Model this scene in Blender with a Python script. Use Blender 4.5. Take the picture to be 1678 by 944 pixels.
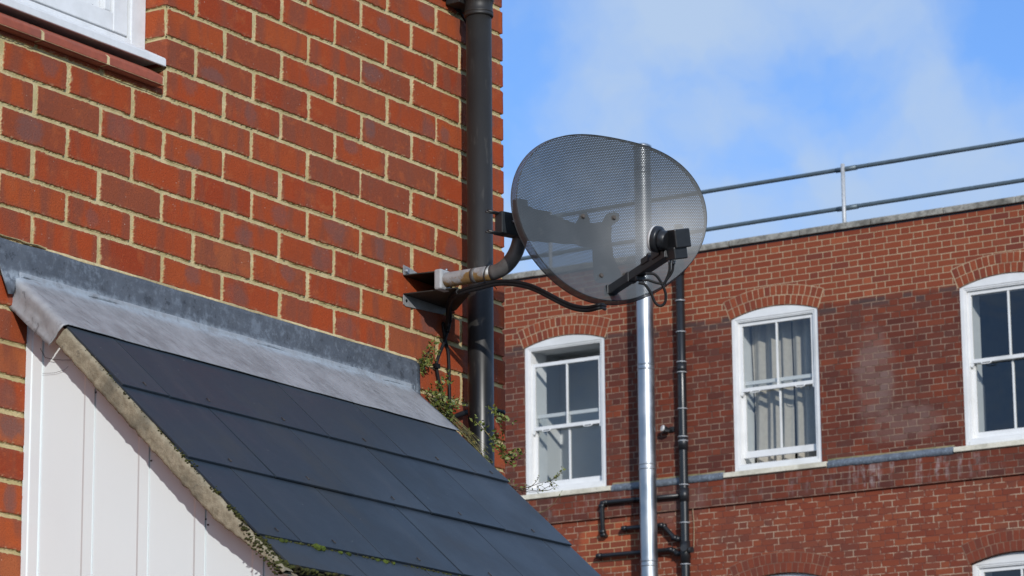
import bpy, bmesh, math, random
from mathutils import Vector, Matrix, noise
import numpy as np
PI = math.pi
random.seed(7)
S = bpy.context.scene
for o in list(bpy.data.objects): bpy.data.objects.remove(o)

# ------------------------------------------------------------------ camera
CAM = Vector((-5.2685, -4.6432, 1.6449))
RT = Vector((0.543146, -0.839601, -0.007992)).normalized()
DN = Vector((0.186222, 0.129739, -0.973904))
FW = Vector((0.818727, 0.527483, 0.226819)).normalized()
UP = -DN
cd = bpy.data.cameras.new("camera"); cam = bpy.data.objects.new("camera", cd)
S.collection.objects.link(cam); S.camera = cam
M = Matrix(((RT.x, UP.x, -FW.x, CAM.x), (RT.y, UP.y, -FW.y, CAM.y), (RT.z, UP.z, -FW.z, CAM.z), (0, 0, 0, 1)))
cam.matrix_world = M
cd.sensor_width = 36; cd.sensor_fit = 'HORIZONTAL'; cd.lens = 5363.46 * 36 / 1678
cd.clip_start = 0.1; cd.clip_end = 5000
cd.dof.use_dof = True; cd.dof.focus_distance = 8.7; cd.dof.aperture_fstop = 22

def rayp(x, y, n, d):          # meets the line of sight of the photo's point (x, y) with the plane n.X = d
    r = RT * ((x - 839) / 5363.46) + DN * ((y - 472) / 5363.46) + FW
    n = Vector(n)
    return CAM + r * ((d - n.dot(CAM)) / n.dot(r))

# ------------------------------------------------------------------ light and sky
SUN_DIR = Vector((-1, -1, 0.52)).normalized()      # towards the sun
EL = math.asin(SUN_DIR.z); AZ = math.atan2(SUN_DIR.x, SUN_DIR.y)
sd = bpy.data.lights.new("sun", 'SUN'); sun = bpy.data.objects.new("sun", sd); S.collection.objects.link(sun)
sd.energy = 3.35; sd.angle = math.radians(0.53); sd.color = (1.0, 0.965, 0.91)
sun.rotation_euler = (-SUN_DIR).to_track_quat('-Z', 'Y').to_euler(); sun.location = (0, 0, 30)
S.view_settings.view_transform = 'Standard'; S.view_settings.look = 'None'
S.view_settings.exposure = 0.0; S.view_settings.gamma = 1.0; S.view_settings.use_curve_mapping = False
S.render.engine = 'CYCLES'

class NB:
    def __init__(s, nt): s.nt = nt; s.n = nt.nodes; s.l = nt.links
    def new(s, t, **k):
        n = s.n.new(t)
        for a, v in k.items(): setattr(n, a, v)
        return n
    def put(s, sock, v):
        if v is None: return
        if isinstance(v, bpy.types.NodeSocket): s.l.new(v, sock)
        else:
            if sock.type == 'RGBA' and len(v) == 3: v = (*v, 1)
            sock.default_value = v
    def m(s, op, a, b=None, c=None, clamp=False):
        n = s.new('ShaderNodeMath', operation=op, use_clamp=clamp)
        for i, v in enumerate((a, b, c)): s.put(n.inputs[i], v)
        return n.outputs[0]
    def vm(s, op, a, b=None, scale=None):
        n = s.new('ShaderNodeVectorMath', operation=op)
        s.put(n.inputs[0], a); s.put(n.inputs[1], b)
        if scale is not None: s.put(n.inputs['Scale'], scale)
        return n.outputs['Value'] if op in ('DOT_PRODUCT', 'LENGTH', 'DISTANCE') else n.outputs[0]
    def mix(s, f, a, b, blend='MIX'):
        n = s.new('ShaderNodeMix', data_type='RGBA', blend_type=blend)
        s.put(n.inputs[0], f); s.put(n.inputs[6], a); s.put(n.inputs[7], b)
        return n.outputs[2]
    def noise(s, vec, scale, detail=2, rough=0.5, color=False, dist=0.0):
        n = s.new('ShaderNodeTexNoise'); s.put(n.inputs['Vector'], vec)
        n.inputs['Scale'].default_value = scale; n.inputs['Detail'].default_value = detail
        n.inputs['Roughness'].default_value = rough; n.inputs['Distortion'].default_value = dist
        return n.outputs['Color' if color else 'Fac']
    def voro(s, vec, scale, feature='F1', out='Distance', rnd=1.0):
        n = s.new('ShaderNodeTexVoronoi', feature=feature); s.put(n.inputs['Vector'], vec)
        n.inputs['Scale'].default_value = scale; n.inputs['Randomness'].default_value = rnd
        return n.outputs[out]
    def white(s, vec, out='Value'):
        n = s.new('ShaderNodeTexWhiteNoise', noise_dimensions='3D'); s.put(n.inputs['Vector'], vec); return n.outputs[out]
    def mr(s, v, a, b, c=0.0, d=1.0, smooth=True):
        n = s.new('ShaderNodeMapRange', interpolation_type='SMOOTHSTEP' if smooth else 'LINEAR')
        s.put(n.inputs[0], v)
        for i, q in enumerate((a, b, c, d)): s.put(n.inputs[i + 1], q)
        return n.outputs[0]
    def ramp(s, f, stops):
        n = s.new('ShaderNodeValToRGB'); e = n.color_ramp.elements
        while len(e) < len(stops): e.new(0.5)
        for i, (p, c) in enumerate(stops): e[i].position = p; e[i].color = (*c, 1)
        s.put(n.inputs[0], f); return n.outputs[0]
    def comb(s, x, y, z=0.0):
        n = s.new('ShaderNodeCombineXYZ')
        for i, v in enumerate((x, y, z)): s.put(n.inputs[i], v)
        return n.outputs[0]
    def sep(s, v):
        n = s.new('ShaderNodeSeparateXYZ'); s.put(n.inputs[0], v); return n.outputs
    def geo(s, out='Position'): return s.new('ShaderNodeNewGeometry').outputs[out]
    def obj(s): return s.new('ShaderNodeTexCoord').outputs['Object']
    def uv(s): return s.new('ShaderNodeTexCoord').outputs['UV']
    def bump(s, h, strength=0.5, dist=0.01, normal=None):
        n = s.new('ShaderNodeBump'); s.put(n.inputs['Height'], h)
        n.inputs['Strength'].default_value = strength; n.inputs['Distance'].default_value = dist
        s.put(n.inputs['Normal'], normal); return n.outputs[0]

world = bpy.data.worlds.new("World"); S.world = world; world.use_nodes = True
W = NB(world.node_tree); W.n.clear()
sky = W.new('ShaderNodeTexSky', sky_type='NISHITA'); sky.sun_disc = False
sky.sun_elevation = EL; sky.sun_rotation = AZ
sky.air_density = 1.0; sky.dust_density = 0.4; sky.ozone_density = 2.2
gen = W.new('ShaderNodeTexCoord').outputs['Generated']
wn = W.vm('SUBTRACT', W.noise(gen, 22, 4, 0.55, True), (0.5, 0.5, 0.5))
dirw = W.vm('NORMALIZE', W.vm('ADD', gen, W.vm('SCALE', wn, scale=0.05)))
base = W.noise(dirw, 11, 5, 0.5)
cover = W.mr(base, 0.36, 0.60)
hole = None
for (d, k, a) in [((0.8085, 0.5179, 0.2794), 2600, .8), ((0.8323, 0.4713, 0.2919), 5200, .6), ((0.8493, 0.4427, 0.2874), 6500, .75),
                  ((0.864, 0.4217, 0.275), 5500, .8), ((0.8707, 0.3936, 0.2949), 5500, .6), ((0.8735, 0.3804, 0.3039), 2500, 1.1),
                  ((0.8522, 0.4535, 0.2609), 7000, .7), ((0.8798, 0.3866, 0.2768), 9000, .4)]:
    q = W.m('MULTIPLY', W.m('EXPONENT', W.m('MULTIPLY', W.m('SUBTRACT', W.vm('DOT_PRODUCT', dirw, d), 1.0), float(k))), a)
    hole = q if hole is None else W.m('ADD', hole, q)
add = None
for (d, k, a) in [((0.8194, 0.5006, 0.2792), 2800, .8), ((0.8473, 0.4547, 0.2744), 9000, .45), ((0.8694, 0.4013, 0.2882), 5000, .7),
                  ((0.8256, 0.4735, 0.3071), 3500, .6), ((0.8598, 0.4408, 0.2578), 7000, .5), ((0.8767, 0.3932, 0.2771), 4500, .5)]:
    q = W.m('MULTIPLY', W.m('EXPONENT', W.m('MULTIPLY', W.m('SUBTRACT', W.vm('DOT_PRODUCT', dirw, d), 1.0), float(k))), a)
    add = q if add is None else W.m('ADD', add, q)
cov = W.m('ADD', W.m('MULTIPLY', cover, 0.62), W.m('SUBTRACT', add, hole))
cov = W.m('MULTIPLY', W.mr(W.m('ADD', cov, W.m('MULTIPLY', W.m('SUBTRACT', W.m('MULTIPLY_ADD', W.noise(dirw, 26, 4, 0.55), 0.75, W.m('MULTIPLY', W.noise(dirw, 75, 5, 0.6), 0.25)), 0.5), 1.6)), -0.50, 0.95), 0.95)
skyc = W.mix(1.0, sky.outputs[0], (0.66, 0.86, 1.20), 'MULTIPLY')
cloud = (3.2, 4.2, 5.75)
bg = W.new('ShaderNodeBackground'); W.put(bg.inputs[0], W.mix(cov, skyc, cloud)); bg.inputs[1].default_value = 0.145
W.l.new(bg.outputs[0], W.new('ShaderNodeOutputWorld').inputs[0])

# ------------------------------------------------------------------ helpers: objects
COL = S.collection
def tag(o, label=None, cat=None, group=None, kind=None):
    if label: o['label'] = label
    if cat: o['category'] = cat
    if group: o['group'] = group
    if kind: o['kind'] = kind
    return o
def empty(name, loc, label, cat, rz=0.0, group=None):
    o = bpy.data.objects.new(name, None); COL.objects.link(o); o.location = loc; o.rotation_euler = (0, 0, rz)
    o.empty_display_size = 0.1
    return tag(o, label, cat, group)

class MB:
    """collects shapes given in scene coordinates (or in the parent's own, if the parent is rotated)"""
    def __init__(s): s.bm = bmesh.new(); s.uvl = s.bm.loops.layers.uv.new('UVMap')
    def face(s, pts, uvs=None, smooth=False):
        vs = [s.bm.verts.new(p) for p in pts]
        f = s.bm.faces.new(vs); f.smooth = smooth
        if uvs:
            for l, u in zip(f.loops, uvs): l[s.uvl].uv = u
        return f
    def box(s, c, ax, h):       # centre, three axes, half sizes
        c = Vector(c); A = [Vector(a).normalized() * k for a, k in zip(ax, h)]
        v = {}
        for i in (-1, 1):
            for j in (-1, 1):
                for k in (-1, 1): v[i, j, k] = s.bm.verts.new(c + A[0] * i + A[1] * j + A[2] * k)
        fl = 1 if A[0].cross(A[1]).dot(A[2]) > 0 else -1
        for q in [((-1, -1, -1), (-1, 1, -1), (1, 1, -1), (1, -1, -1)), ((-1, -1, 1), (1, -1, 1), (1, 1, 1), (-1, 1, 1)),
                  ((-1, -1, -1), (1, -1, -1), (1, -1, 1), (-1, -1, 1)), ((-1, 1, -1), (-1, 1, 1), (1, 1, 1), (1, 1, -1)),
                  ((-1, -1, -1), (-1, -1, 1), (-1, 1, 1), (-1, 1, -1)), ((1, -1, -1), (1, 1, -1), (1, 1, 1), (1, -1, 1))]:
            f = s.bm.faces.new([v[k] for k in (q if fl > 0 else q[::-1])])
            for l in f.loops:
                r = l.vert.co; l[s.uvl].uv = (r.x + r.y, r.z)
    def abox(s, x0, x1, y0, y1, z0, z1):
        s.box(((x0 + x1) / 2, (y0 + y1) / 2, (z0 + z1) / 2), ((1, 0, 0), (0, 1, 0), (0, 0, 1)), (abs(x1 - x0) / 2, abs(y1 - y0) / 2, abs(z1 - z0) / 2))
    def tube(s, pts, r, seg=12, cap=True):
        pts = [Vector(p) for p in pts]; n = len(pts)
        rs = list(r) if isinstance(r, (list, tuple)) else [r] * n
        T = [(pts[min(i + 1, n - 1)] - pts[max(i - 1, 0)]).normalized() for i in range(n)]
        a = T[0].orthogonal().normalized(); rings = []
        for i in range(n):
            a = (a - T[i] * a.dot(T[i])).normalized(); b = T[i].cross(a)
            rings.append([s.bm.verts.new(pts[i] + (a * math.cos(2 * PI * k / seg) + b * math.sin(2 * PI * k / seg)) * rs[i]) for k in range(seg)])
        for i in range(n - 1):
            for k in range(seg):
                f = s.bm.faces.new((rings[i][k], rings[i][(k + 1) % seg], rings[i + 1][(k + 1) % seg], rings[i + 1][k])); f.smooth = True
        if cap:
            s.bm.faces.new(rings[0][::-1]); s.bm.faces.new(rings[-1])
    def prism(s, poly, d):      # 3-D polygon swept along d
        d = Vector(d); a = [s.bm.verts.new(p) for p in poly]; b = [s.bm.verts.new(Vector(p) + d) for p in poly]
        n = len(a)
        s.bm.faces.new(a[::-1]); s.bm.faces.new(b)
        for i in range(n): s.bm.faces.new((a[i], a[(i + 1) % n], b[(i + 1) % n], b[i]))
    def grid(s, P, smooth=True, uv=None, flip=False):    # rows of points
        V = [[s.bm.verts.new(p) for p in row] for row in P]
        for i in range(len(V) - 1):
            for j in range(len(V[0]) - 1):
                q = [(i, j), (i, j + 1), (i + 1, j + 1), (i + 1, j)]
                if flip: q = q[::-1]
                f = s.bm.faces.new([V[a][b] for a, b in q]); f.smooth = smooth
                if uv:
                    for l, (a, b) in zip(f.loops, q): l[s.uvl].uv = uv[a][b]
    def obj(s, name, mat, parent=None, bevel=0, label=None, recalc=True, local=False, **k):
        if recalc: bmesh.ops.recalc_face_normals(s.bm, faces=s.bm.faces)
        me = bpy.data.meshes.new(name)
        off = Vector(parent.location) if (parent is not None and not local) else Vector((0, 0, 0))
        if parent is not None and parent.parent is not None and not local: off = off + Vector(parent.parent.location)
        if off.length > 0: bmesh.ops.translate(s.bm, verts=s.bm.verts, vec=-off)
        s.bm.to_mesh(me); s.bm.free()
        o = bpy.data.objects.new(name, me); COL.objects.link(o); me.materials.append(mat)
        if parent is not None: o.parent = parent
        if bevel:
            b = o.modifiers.new('bevel', 'BEVEL'); b.width = bevel; b.segments = 2; b.limit_method = 'ANGLE'; b.angle_limit = math.radians(40)
        tag(o, label, **k)
        return o

# ------------------------------------------------------------------ materials
def mat(name):
    m = bpy.data.materials.new(name); m.use_nodes = True; nb = NB(m.node_tree); nb.n.clear()
    b = nb.new('ShaderNodeBsdfPrincipled'); o = nb.new('ShaderNodeOutputMaterial'); nb.l.new(b.outputs[0], o.inputs[0])
    nb.b = b; nb.o = o; nb.mat = m
    return nb
def setp(nb, **k):
    for a, v in k.items(): nb.put(nb.b.inputs[a.replace('_', ' ')], v)
    return nb.mat
def simple(name, col, rough=0.5, metal=0.0, var=0.12, scale=30, bump=0.0, dirt=None, dirt_amt=0.5, spec=0.5):
    nb = mat(name); p = nb.geo()
    n1 = nb.noise(p, scale, 4, 0.6); n2 = nb.noise(p, scale * 0.17, 3, 0.6)
    lo = tuple(c * (1 - var) for c in col); hi = tuple(min(1, c * (1 + var)) for c in col)
    c = nb.mix(nb.mr(n1, .3, .7), lo, hi)
    if dirt: c = nb.mix(nb.m('MULTIPLY', nb.mr(n2, .48, .72), dirt_amt), c, dirt)
    r = nb.m('ADD', rough, nb.m('MULTIPLY', nb.m('SUBTRACT', n2, 0.5), 0.25), clamp=True)
    k = dict(Base_Color=c, Roughness=r, Metallic=metal)
    if bump: k['Normal'] = nb.bump(n1, 0.6, bump)
    m = setp(nb, **k); nb.b.inputs['Specular IOR Level'].default_value = spec
    return m

def brick_cells(nb, U, V, v0, flemish, u0=0.0, jh=0.0055, jv=0.005, soft=0.0008, amp=0.0014, amp2=0.0008):
    w = nb.comb(U, V)
    n1 = nb.sep(nb.vm('SUBTRACT', nb.noise(w, 34, 2, 0.6, True), (.5, .5, .5)))
    n2 = nb.sep(nb.vm('SUBTRACT', nb.noise(w, 150, 2, 0.6, True), (.5, .5, .5)))
    n3 = nb.sep(nb.vm('SUBTRACT', nb.noise(w, 4.5, 2, 0.5, True), (.5, .5, .5)))
    A = lambda x, i: nb.m('ADD', x, nb.m('ADD', nb.m('ADD', nb.m('MULTIPLY', n1[i], amp * 2), nb.m('MULTIPLY', n2[i], amp2 * 2)), nb.m('MULTIPLY', n3[i], amp * 4)))
    U2 = A(U, 0); V2 = A(V, 1)
    vr = nb.m('DIVIDE', nb.m('SUBTRACT', V2, v0), 0.075)
    row = nb.m('FLOOR', vr); lv = nb.m('MULTIPLY', nb.m('SUBTRACT', vr, row), 0.075)
    odd = nb.m('FLOORED_MODULO', row, 2.0)
    rj = nb.m('MULTIPLY', nb.m('SUBTRACT', nb.white(nb.comb(row, 3.7)), 0.5), 0.02 if flemish else 0.006)
    per = 0.3375 if flemish else 0.225
    ur = nb.m('DIVIDE', nb.m('ADD', nb.m('ADD', nb.m('SUBTRACT', U2, u0), rj), nb.m('MULTIPLY', odd, per / 2)), per)
    col = nb.m('FLOOR', ur); lu = nb.m('MULTIPLY', nb.m('SUBTRACT', ur, col), per)
    if flemish:
        isH = nb.m('GREATER_THAN', lu, 0.225)
        lu = nb.m('SUBTRACT', lu, nb.m('MULTIPLY', isH, 0.225))
        bw = nb.m('SUBTRACT', 0.225, nb.m('MULTIPLY', isH, 0.1125))
        col = nb.m('ADD', nb.m('MULTIPLY', col, 2.0), isH)
    else: bw = 0.225
    idv = nb.comb(col, row, 1.3)
    r1 = nb.white(idv); rc = nb.sep(nb.white(nb.comb(row, col, 5.1), 'Color'))
    # each brick a hair different in size
    jl = nb.m('ADD', jh, nb.m('MULTIPLY', nb.m('SUBTRACT', rc[0], .5), 0.003)); jr = nb.m('ADD', jh, nb.m('MULTIPLY', nb.m('SUBTRACT', rc[1], .5), 0.003))
    du = nb.m('MINIMUM', nb.m('SUBTRACT', lu, jl), nb.m('SUBTRACT', nb.m('SUBTRACT', bw, lu), jr))
    jt = nb.m('ADD', jv, nb.m('MULTIPLY', nb.m('SUBTRACT', rc[2], .5), 0.002))
    dv = nb.m('MINIMUM', nb.m('SUBTRACT', lv, jt), nb.m('SUBTRACT', nb.m('SUBTRACT', 0.075, lv), jt))
    d = nb.m('SMOOTH_MIN', du, dv, 0.006)
    mask = nb.mr(d, -soft, soft)
    return dict(mask=mask, d=d, r=r1, rc=rc, lu=lu, lv=lv, bw=bw, row=row, uv=w, dv=dv)

def brick_near():
    nb = mat('red_facing_brick'); uv = nb.sep(nb.uv())
    B = brick_cells(nb, uv[0], uv[1], 3.7 - 0.0375, False, u0=0.0, soft=0.0011, jh=.0068, jv=.0054, amp=.0018, amp2=.0022)
    w = B['uv']
    col = nb.ramp(B['r'], [(0.0, (.265, .036, .010)), (0.2, (.370, .057, .012)), (0.5, (.340, .058, .014)), (0.68, (.385, .075, .017)), (0.82, (.270, .057, .021)), (0.92, (.225, .055, .027)), (1.0, (.365, .100, .034))])
    # broad vertical clouding on each brick
    vn = nb.noise(nb.comb(nb.m('ADD', uv[0], nb.m('MULTIPLY', B['row'], 3.1)), nb.m('MULTIPLY', uv[1], 0.25)), 17, 2, 0.5)
    col = nb.mix(nb.m('MULTIPLY', nb.mr(vn, .46, .66), .8), col, (.215, .064, .036))
    big = nb.noise(w, 2.6, 3, .6); col = nb.mix(nb.m('MULTIPLY', nb.mr(big, .45, .7), .35), col, (.19, .045, .020))
    col = nb.mix(nb.m('MULTIPLY', nb.mr(nb.noise(w, 21, 3, .6), .54, .7), .6), col, (.38, .090, .028))
    # purple kiss marks
    cx = nb.m('MULTIPLY_ADD', B['rc'][0], 0.16, 0.03); cz = nb.m('MULTIPLY_ADD', B['rc'][1], 0.05, 0.012)
    ex = nb.m('DIVIDE', nb.m('SUBTRACT', B['lu'], cx), nb.m('MULTIPLY_ADD', nb.white(nb.comb(B['row'], B['r'], 2.2)), .028, .018)); ez = nb.m('DIVIDE', nb.m('SUBTRACT', B['lv'], cz), nb.m('MULTIPLY_ADD', nb.white(nb.comb(B['r'], B['row'], 7.2)), .025, .020))
    q = nb.m('ADD', nb.m('POWER', nb.m('ABSOLUTE', ex), 2.0), nb.m('POWER', nb.m('ABSOLUTE', ez), 2.0))
    q = nb.m('ADD', q, nb.m('MULTIPLY', nb.m('SUBTRACT', nb.noise(w, 38, 4, .65), .5), 2.6))
    kiss = nb.m('MULTIPLY', nb.mr(q, 1.7, 0.3), nb.m('GREATER_THAN', B['rc'][2], 0.60))
    kiss = nb.m('MULTIPLY', kiss, nb.m('MULTIPLY_ADD', B['r'], .6, .35))
    col = nb.mix(nb.m('MULTIPLY', kiss, .9), col, (.170, .080, .068))
    # rim of the brick a touch duller
    col = nb.mix(nb.m('MULTIPLY', nb.mr(B['d'], .012, .001), .4), col, (.25, .064, .034))
    g = nb.noise(w, 420, 3, 0.7); g2 = nb.noise(w, 90, 3, 0.6)
    col = nb.mix(nb.m('MULTIPLY', nb.mr(g, .35, .62), -1.0), col, col)
    col = nb.mix(nb.mr(g, .34, .52, .75, 0.0), col, (.13, .030, .014))
    col = nb.mix(nb.mr(g2, .55, .72, 0.0, .5), col, (.36, .080, .026))
    sp = nb.voro(w, 48); spm = nb.m('MULTIPLY', nb.m('LESS_THAN', sp, 0.055), nb.m('GREATER_THAN', nb.noise(w, 11, 1), .5))
    col = nb.mix(nb.m('MULTIPLY', spm, .75), col, (.62, .45, .36))
    # mortar
    mn = nb.noise(w, 16, 4, .65); mf = nb.noise(w, 300, 3, .7)
    mor = nb.mix(nb.mr(mn, .35, .65), (.45, .365, .19), (.575, .48, .28))
    mor = nb.mix(nb.mr(mf, .34, .52, .4, 0), mor, (.33, .26, .14))
    under = nb.m('MULTIPLY', nb.mr(B['lv'], .0, .006, 0.0, 1.0), nb.mr(B['lv'], .066, .074, 0.0, 1.0))   # weathered upper lip of the bed joint
    mor = nb.mix(nb.m('MULTIPLY', nb.mr(nb.noise(w, 26, 3, .6), .42, .6), .5), mor, (.40, .35, .17))
    smear = nb.m('MULTIPLY', nb.mr(nb.noise(w, 70, 4, .7), .53, .64), nb.mr(B['d'], .007, .0))
    c = nb.mix(B['mask'], mor, nb.mix(nb.m('MULTIPLY', smear, .7), col, (.42, .27, .15)))
    setp(nb, Base_Color=c, Roughness=0.86)
    nb.b.inputs['Specular IOR Level'].default_value = 0.25
    face = nb.m('ADD', nb.m('MULTIPLY', nb.noise(w, 200, 4, .7), .0016), nb.m('MULTIPLY', nb.noise(w, 28, 2, .5), .0012))
    face = nb.m('ADD', face, nb.m('MULTIPLY', B['rc'][0], .0015))
    jm = nb.m('ADD', nb.m('MULTIPLY', mf, .0012), nb.m('MULTIPLY', mn, .0016))
    # struck joint: upper part of each bed set back further than the lower
    bed = nb.m('MULTIPLY', nb.m('LESS_THAN', B['lv'], .0375), .0022)
    h = nb.m('ADD', nb.m('MULTIPLY', B['mask'], nb.m('ADD', face, .0050)), nb.m('MULTIPLY', nb.m('SUBTRACT', 1.0, B['mask']), nb.m('SUBTRACT', jm, bed)))
    dn = nb.new('ShaderNodeDisplacement'); nb.put(dn.inputs['Height'], h); dn.inputs['Midlevel'].default_value = 0.005; dn.inputs['Scale'].default_value = 1.0
    nb.l.new(dn.outputs[0], nb.o.inputs['Displacement'])
    nb.mat.displacement_method = 'BOTH'
    return nb.mat

def brick_far(name, plain=False):
    nb = mat(name); uv = nb.sep(nb.uv()); U, V = uv[0], uv[1]
    B = brick_cells(nb, U, V, 10.832, True, u0=0.395 + .16875, jh=.0052, jv=.0048, soft=.0016, amp=.0012, amp2=.0006)
    w = B['uv']
    zone = nb.mr(nb.m('ADD', V, nb.m('MULTIPLY', nb.m('SUBTRACT', nb.noise(w, 6, 2), .5), .12)), 10.02, 10.10)       # cleaner brick above the window heads
    low = nb.mr(V, 7.83, 7.80)
    up = nb.ramp(B['r'], [(0.0, (.205, .046, .023)), (.4, (.240, .060, .028)), (.7, (.215, .052, .026)), (.88, (.155, .040, .026)), (1.0, (.30, .080, .036))])
    mid = nb.ramp(B['r'], [(0.0, (.090, .027, .020)), (.3, (.135, .034, .020)), (.6, (.170, .038, .019)), (.85, (.100, .038, .029)), (1.0, (.20, .046, .021))])
    lo = nb.ramp(B['r'], [(0.0, (.175, .042, .024)), (.4, (.215, .051, .025)), (.75, (.20, .054, .030)), (1.0, (.25, .064, .029))])
    col = nb.mix(low, nb.mix(zone, mid, up), lo)
    n = nb.noise(w, 1.3, 4, .6); n2 = nb.noise(w, 5, 4, .65)
    soot = nb.m('MULTIPLY', nb.mr(n, .45, .68), nb.m('SUBTRACT', 1.0, zone))
    col = nb.mix(nb.m('MULTIPLY', soot, nb.m('MULTIPLY_ADD', B['rc'][1], .55, .10)), col, (.085, .048, .040))
    edge = nb.m('MULTIPLY', nb.mr(V, 9.90, 9.99), nb.mr(V, 10.09, 10.04)); col = nb.mix(nb.m('MULTIPLY', edge, nb.m('MULTIPLY', nb.m('GREATER_THAN', B['rc'][2], .45), .7)), col, (.060, .048, .046))
    # grey wash and efflorescence with shapes of their own
    def blob(cu, cv, ru, rv, p=2.0):
        a = nb.m('POWER', nb.m('ABSOLUTE', nb.m('DIVIDE', nb.m('SUBTRACT', U, cu), ru)), p)
        b = nb.m('POWER', nb.m('ABSOLUTE', nb.m('DIVIDE', nb.m('SUBTRACT', V, cv), rv)), p)
        return nb.mr(nb.m('ADD', nb.m('ADD', a, b), nb.m('MULTIPLY', nb.m('SUBTRACT', n2, .5), 1.6)), 1.2, 0.3)
    gw = nb.m('MAXIMUM', blob(.56, 9.15, .28, .62), nb.m('MULTIPLY', blob(-2.1, 7.9, .5, .3), .5))
    gw = nb.m('MAXIMUM', gw, nb.m('MULTIPLY', blob(.9, 8.55, .55, .25), .7))
    col = nb.mix(nb.m('MULTIPLY', gw, nb.m('MULTIPLY_ADD', B['rc'][0], .65, .20)), col, (.19, .125, .11))
    st = nb.noise(nb.comb(U, nb.m('MULTIPLY', V, .12)), 13, 3, .6)
    eff = nb.m('MULTIPLY', nb.mr(st, .5, .68), nb.m('MULTIPLY', nb.mr(V, 7.80, 7.93), nb.mr(V, 8.14, 8.10)))
    eff = nb.m('MULTIPLY', eff, nb.m('MAXIMUM', nb.m('MULTIPLY', nb.mr(U, -.1, .5), nb.mr(U, 2.4, 1.3)), .35))
    eff = nb.m('MULTIPLY', eff, nb.mr(nb.noise(w, 11, 4, .7), .35, .6))
    sof = blob(-3.0, 7.5, .42, .32, 4.0)
    col = nb.mix(nb.m('MULTIPLY', sof, nb.mr(B['r'], .3, .6, .1, .85)), col, (.36, .085, .035))
    g = nb.noise(w, 60, 3, .7)
    col = nb.mix(nb.mr(g, .35, .5, .3, 0), col, (.10, .03, .022))
    mor_up = nb.mix(nb.mr(n2, .3, .7), (.34, .235, .145), (.44, .325, .21))
    mor_mid = nb.mix(nb.mr(nb.noise(w, 4.3, 4, .7), .38, .58), (.105, .055, .040), (.27, .18, .13))
    mor_lo = nb.mix(nb.mr(nb.noise(w, 4.6, 4, .75), .44, .57), (.15, .05, .035), (.42, .30, .21))
    mor = nb.mix(low, nb.mix(zone, mor_mid, mor_up), mor_lo)
    mor = nb.mix(nb.m('MULTIPLY', sof, .8), mor, (.46, .32, .17))
    c = nb.mix(B['mask'], mor, col)
    c = nb.mix(nb.m('MULTIPLY', eff, .62), c, (.36, .30, .29))
    setp(nb, Base_Color=c, Roughness=0.88); nb.b.inputs['Specular IOR Level'].default_value = 0.2
    h = nb.m('ADD', nb.m('MULTIPLY', B['mask'], .005), nb.m('MULTIPLY', g, .002))
    nb.put(nb.b.inputs['Normal'], nb.bump(h, 0.8, 1.0))
    return nb.mat

def arch_brick():
    nb = mat('rubbed_arch_brick'); r = nb.geo('Random Per Island'); p = nb.obj()
    z = nb.sep(p)[2]
    c = nb.ramp(r, [(0.0, (.20, .046, .023)), (.5, (.265, .066, .030)), (.8, (.235, .057, .027)), (1.0, (.165, .042, .027))])
    lowc = nb.ramp(r, [(0.0, (.16, .040, .024)), (.6, (.205, .050, .026)), (1.0, (.14, .042, .028))])
    c = nb.mix(nb.mr(z, 8.6, 9.2), lowc, c)
    c = nb.mix(nb.mr(nb.noise(p, 50, 3, .7), .35, .5, .35, 0), c, (.11, .03, .022))
    setp(nb, Base_Color=c, Roughness=.88, Normal=nb.bump(nb.noise(p, 120, 3), .5, .003)); nb.b.inputs['Specular IOR Level'].default_value = .2
    return nb.mat

def slate_mat():
    nb = mat('fibre_cement_slate'); r = nb.geo('Random Per Island'); p = nb.geo()
    s = nb.m('SUBTRACT', nb.sep(p)[0], 0.0)
    c = nb.mix(r, (.016, .026, .039), (.025, .035, .048))
    st = nb.noise(nb.comb(nb.sep(p)[0], nb.m('MULTIPLY', nb.sep(p)[1], .15), 0.0), 14, 4, .6)
    c = nb.mix(nb.m('MULTIPLY', nb.mr(st, .5, .72), .35), c, (.042, .048, .058))
    n = nb.noise(p, 5, 4, .6)
    c = nb.mix(nb.m('MULTIPLY', nb.mr(n, .52, .7), .45), c, (.034, .036, .037))
    sp = nb.m('MULTIPLY', nb.m('LESS_THAN', nb.voro(p, 34), .05), nb.m('GREATER_THAN', nb.noise(p, 6, 2), .52))
    c = nb.mix(nb.m('MULTIPLY', sp, .7), c, (.26, .26, .25))
    g = nb.noise(p, 260, 3, .6)
    setp(nb, Base_Color=c, Roughness=nb.mr(n, .3, .7, .44, .58), Normal=nb.bump(nb.m('ADD', nb.m('MULTIPLY', g, .0006), nb.m('MULTIPLY', nb.noise(p, 12, 2), .0016)), .5, 1.0))
    nb.b.inputs['Specular IOR Level'].default_value = .5
    return nb.mat

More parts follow.
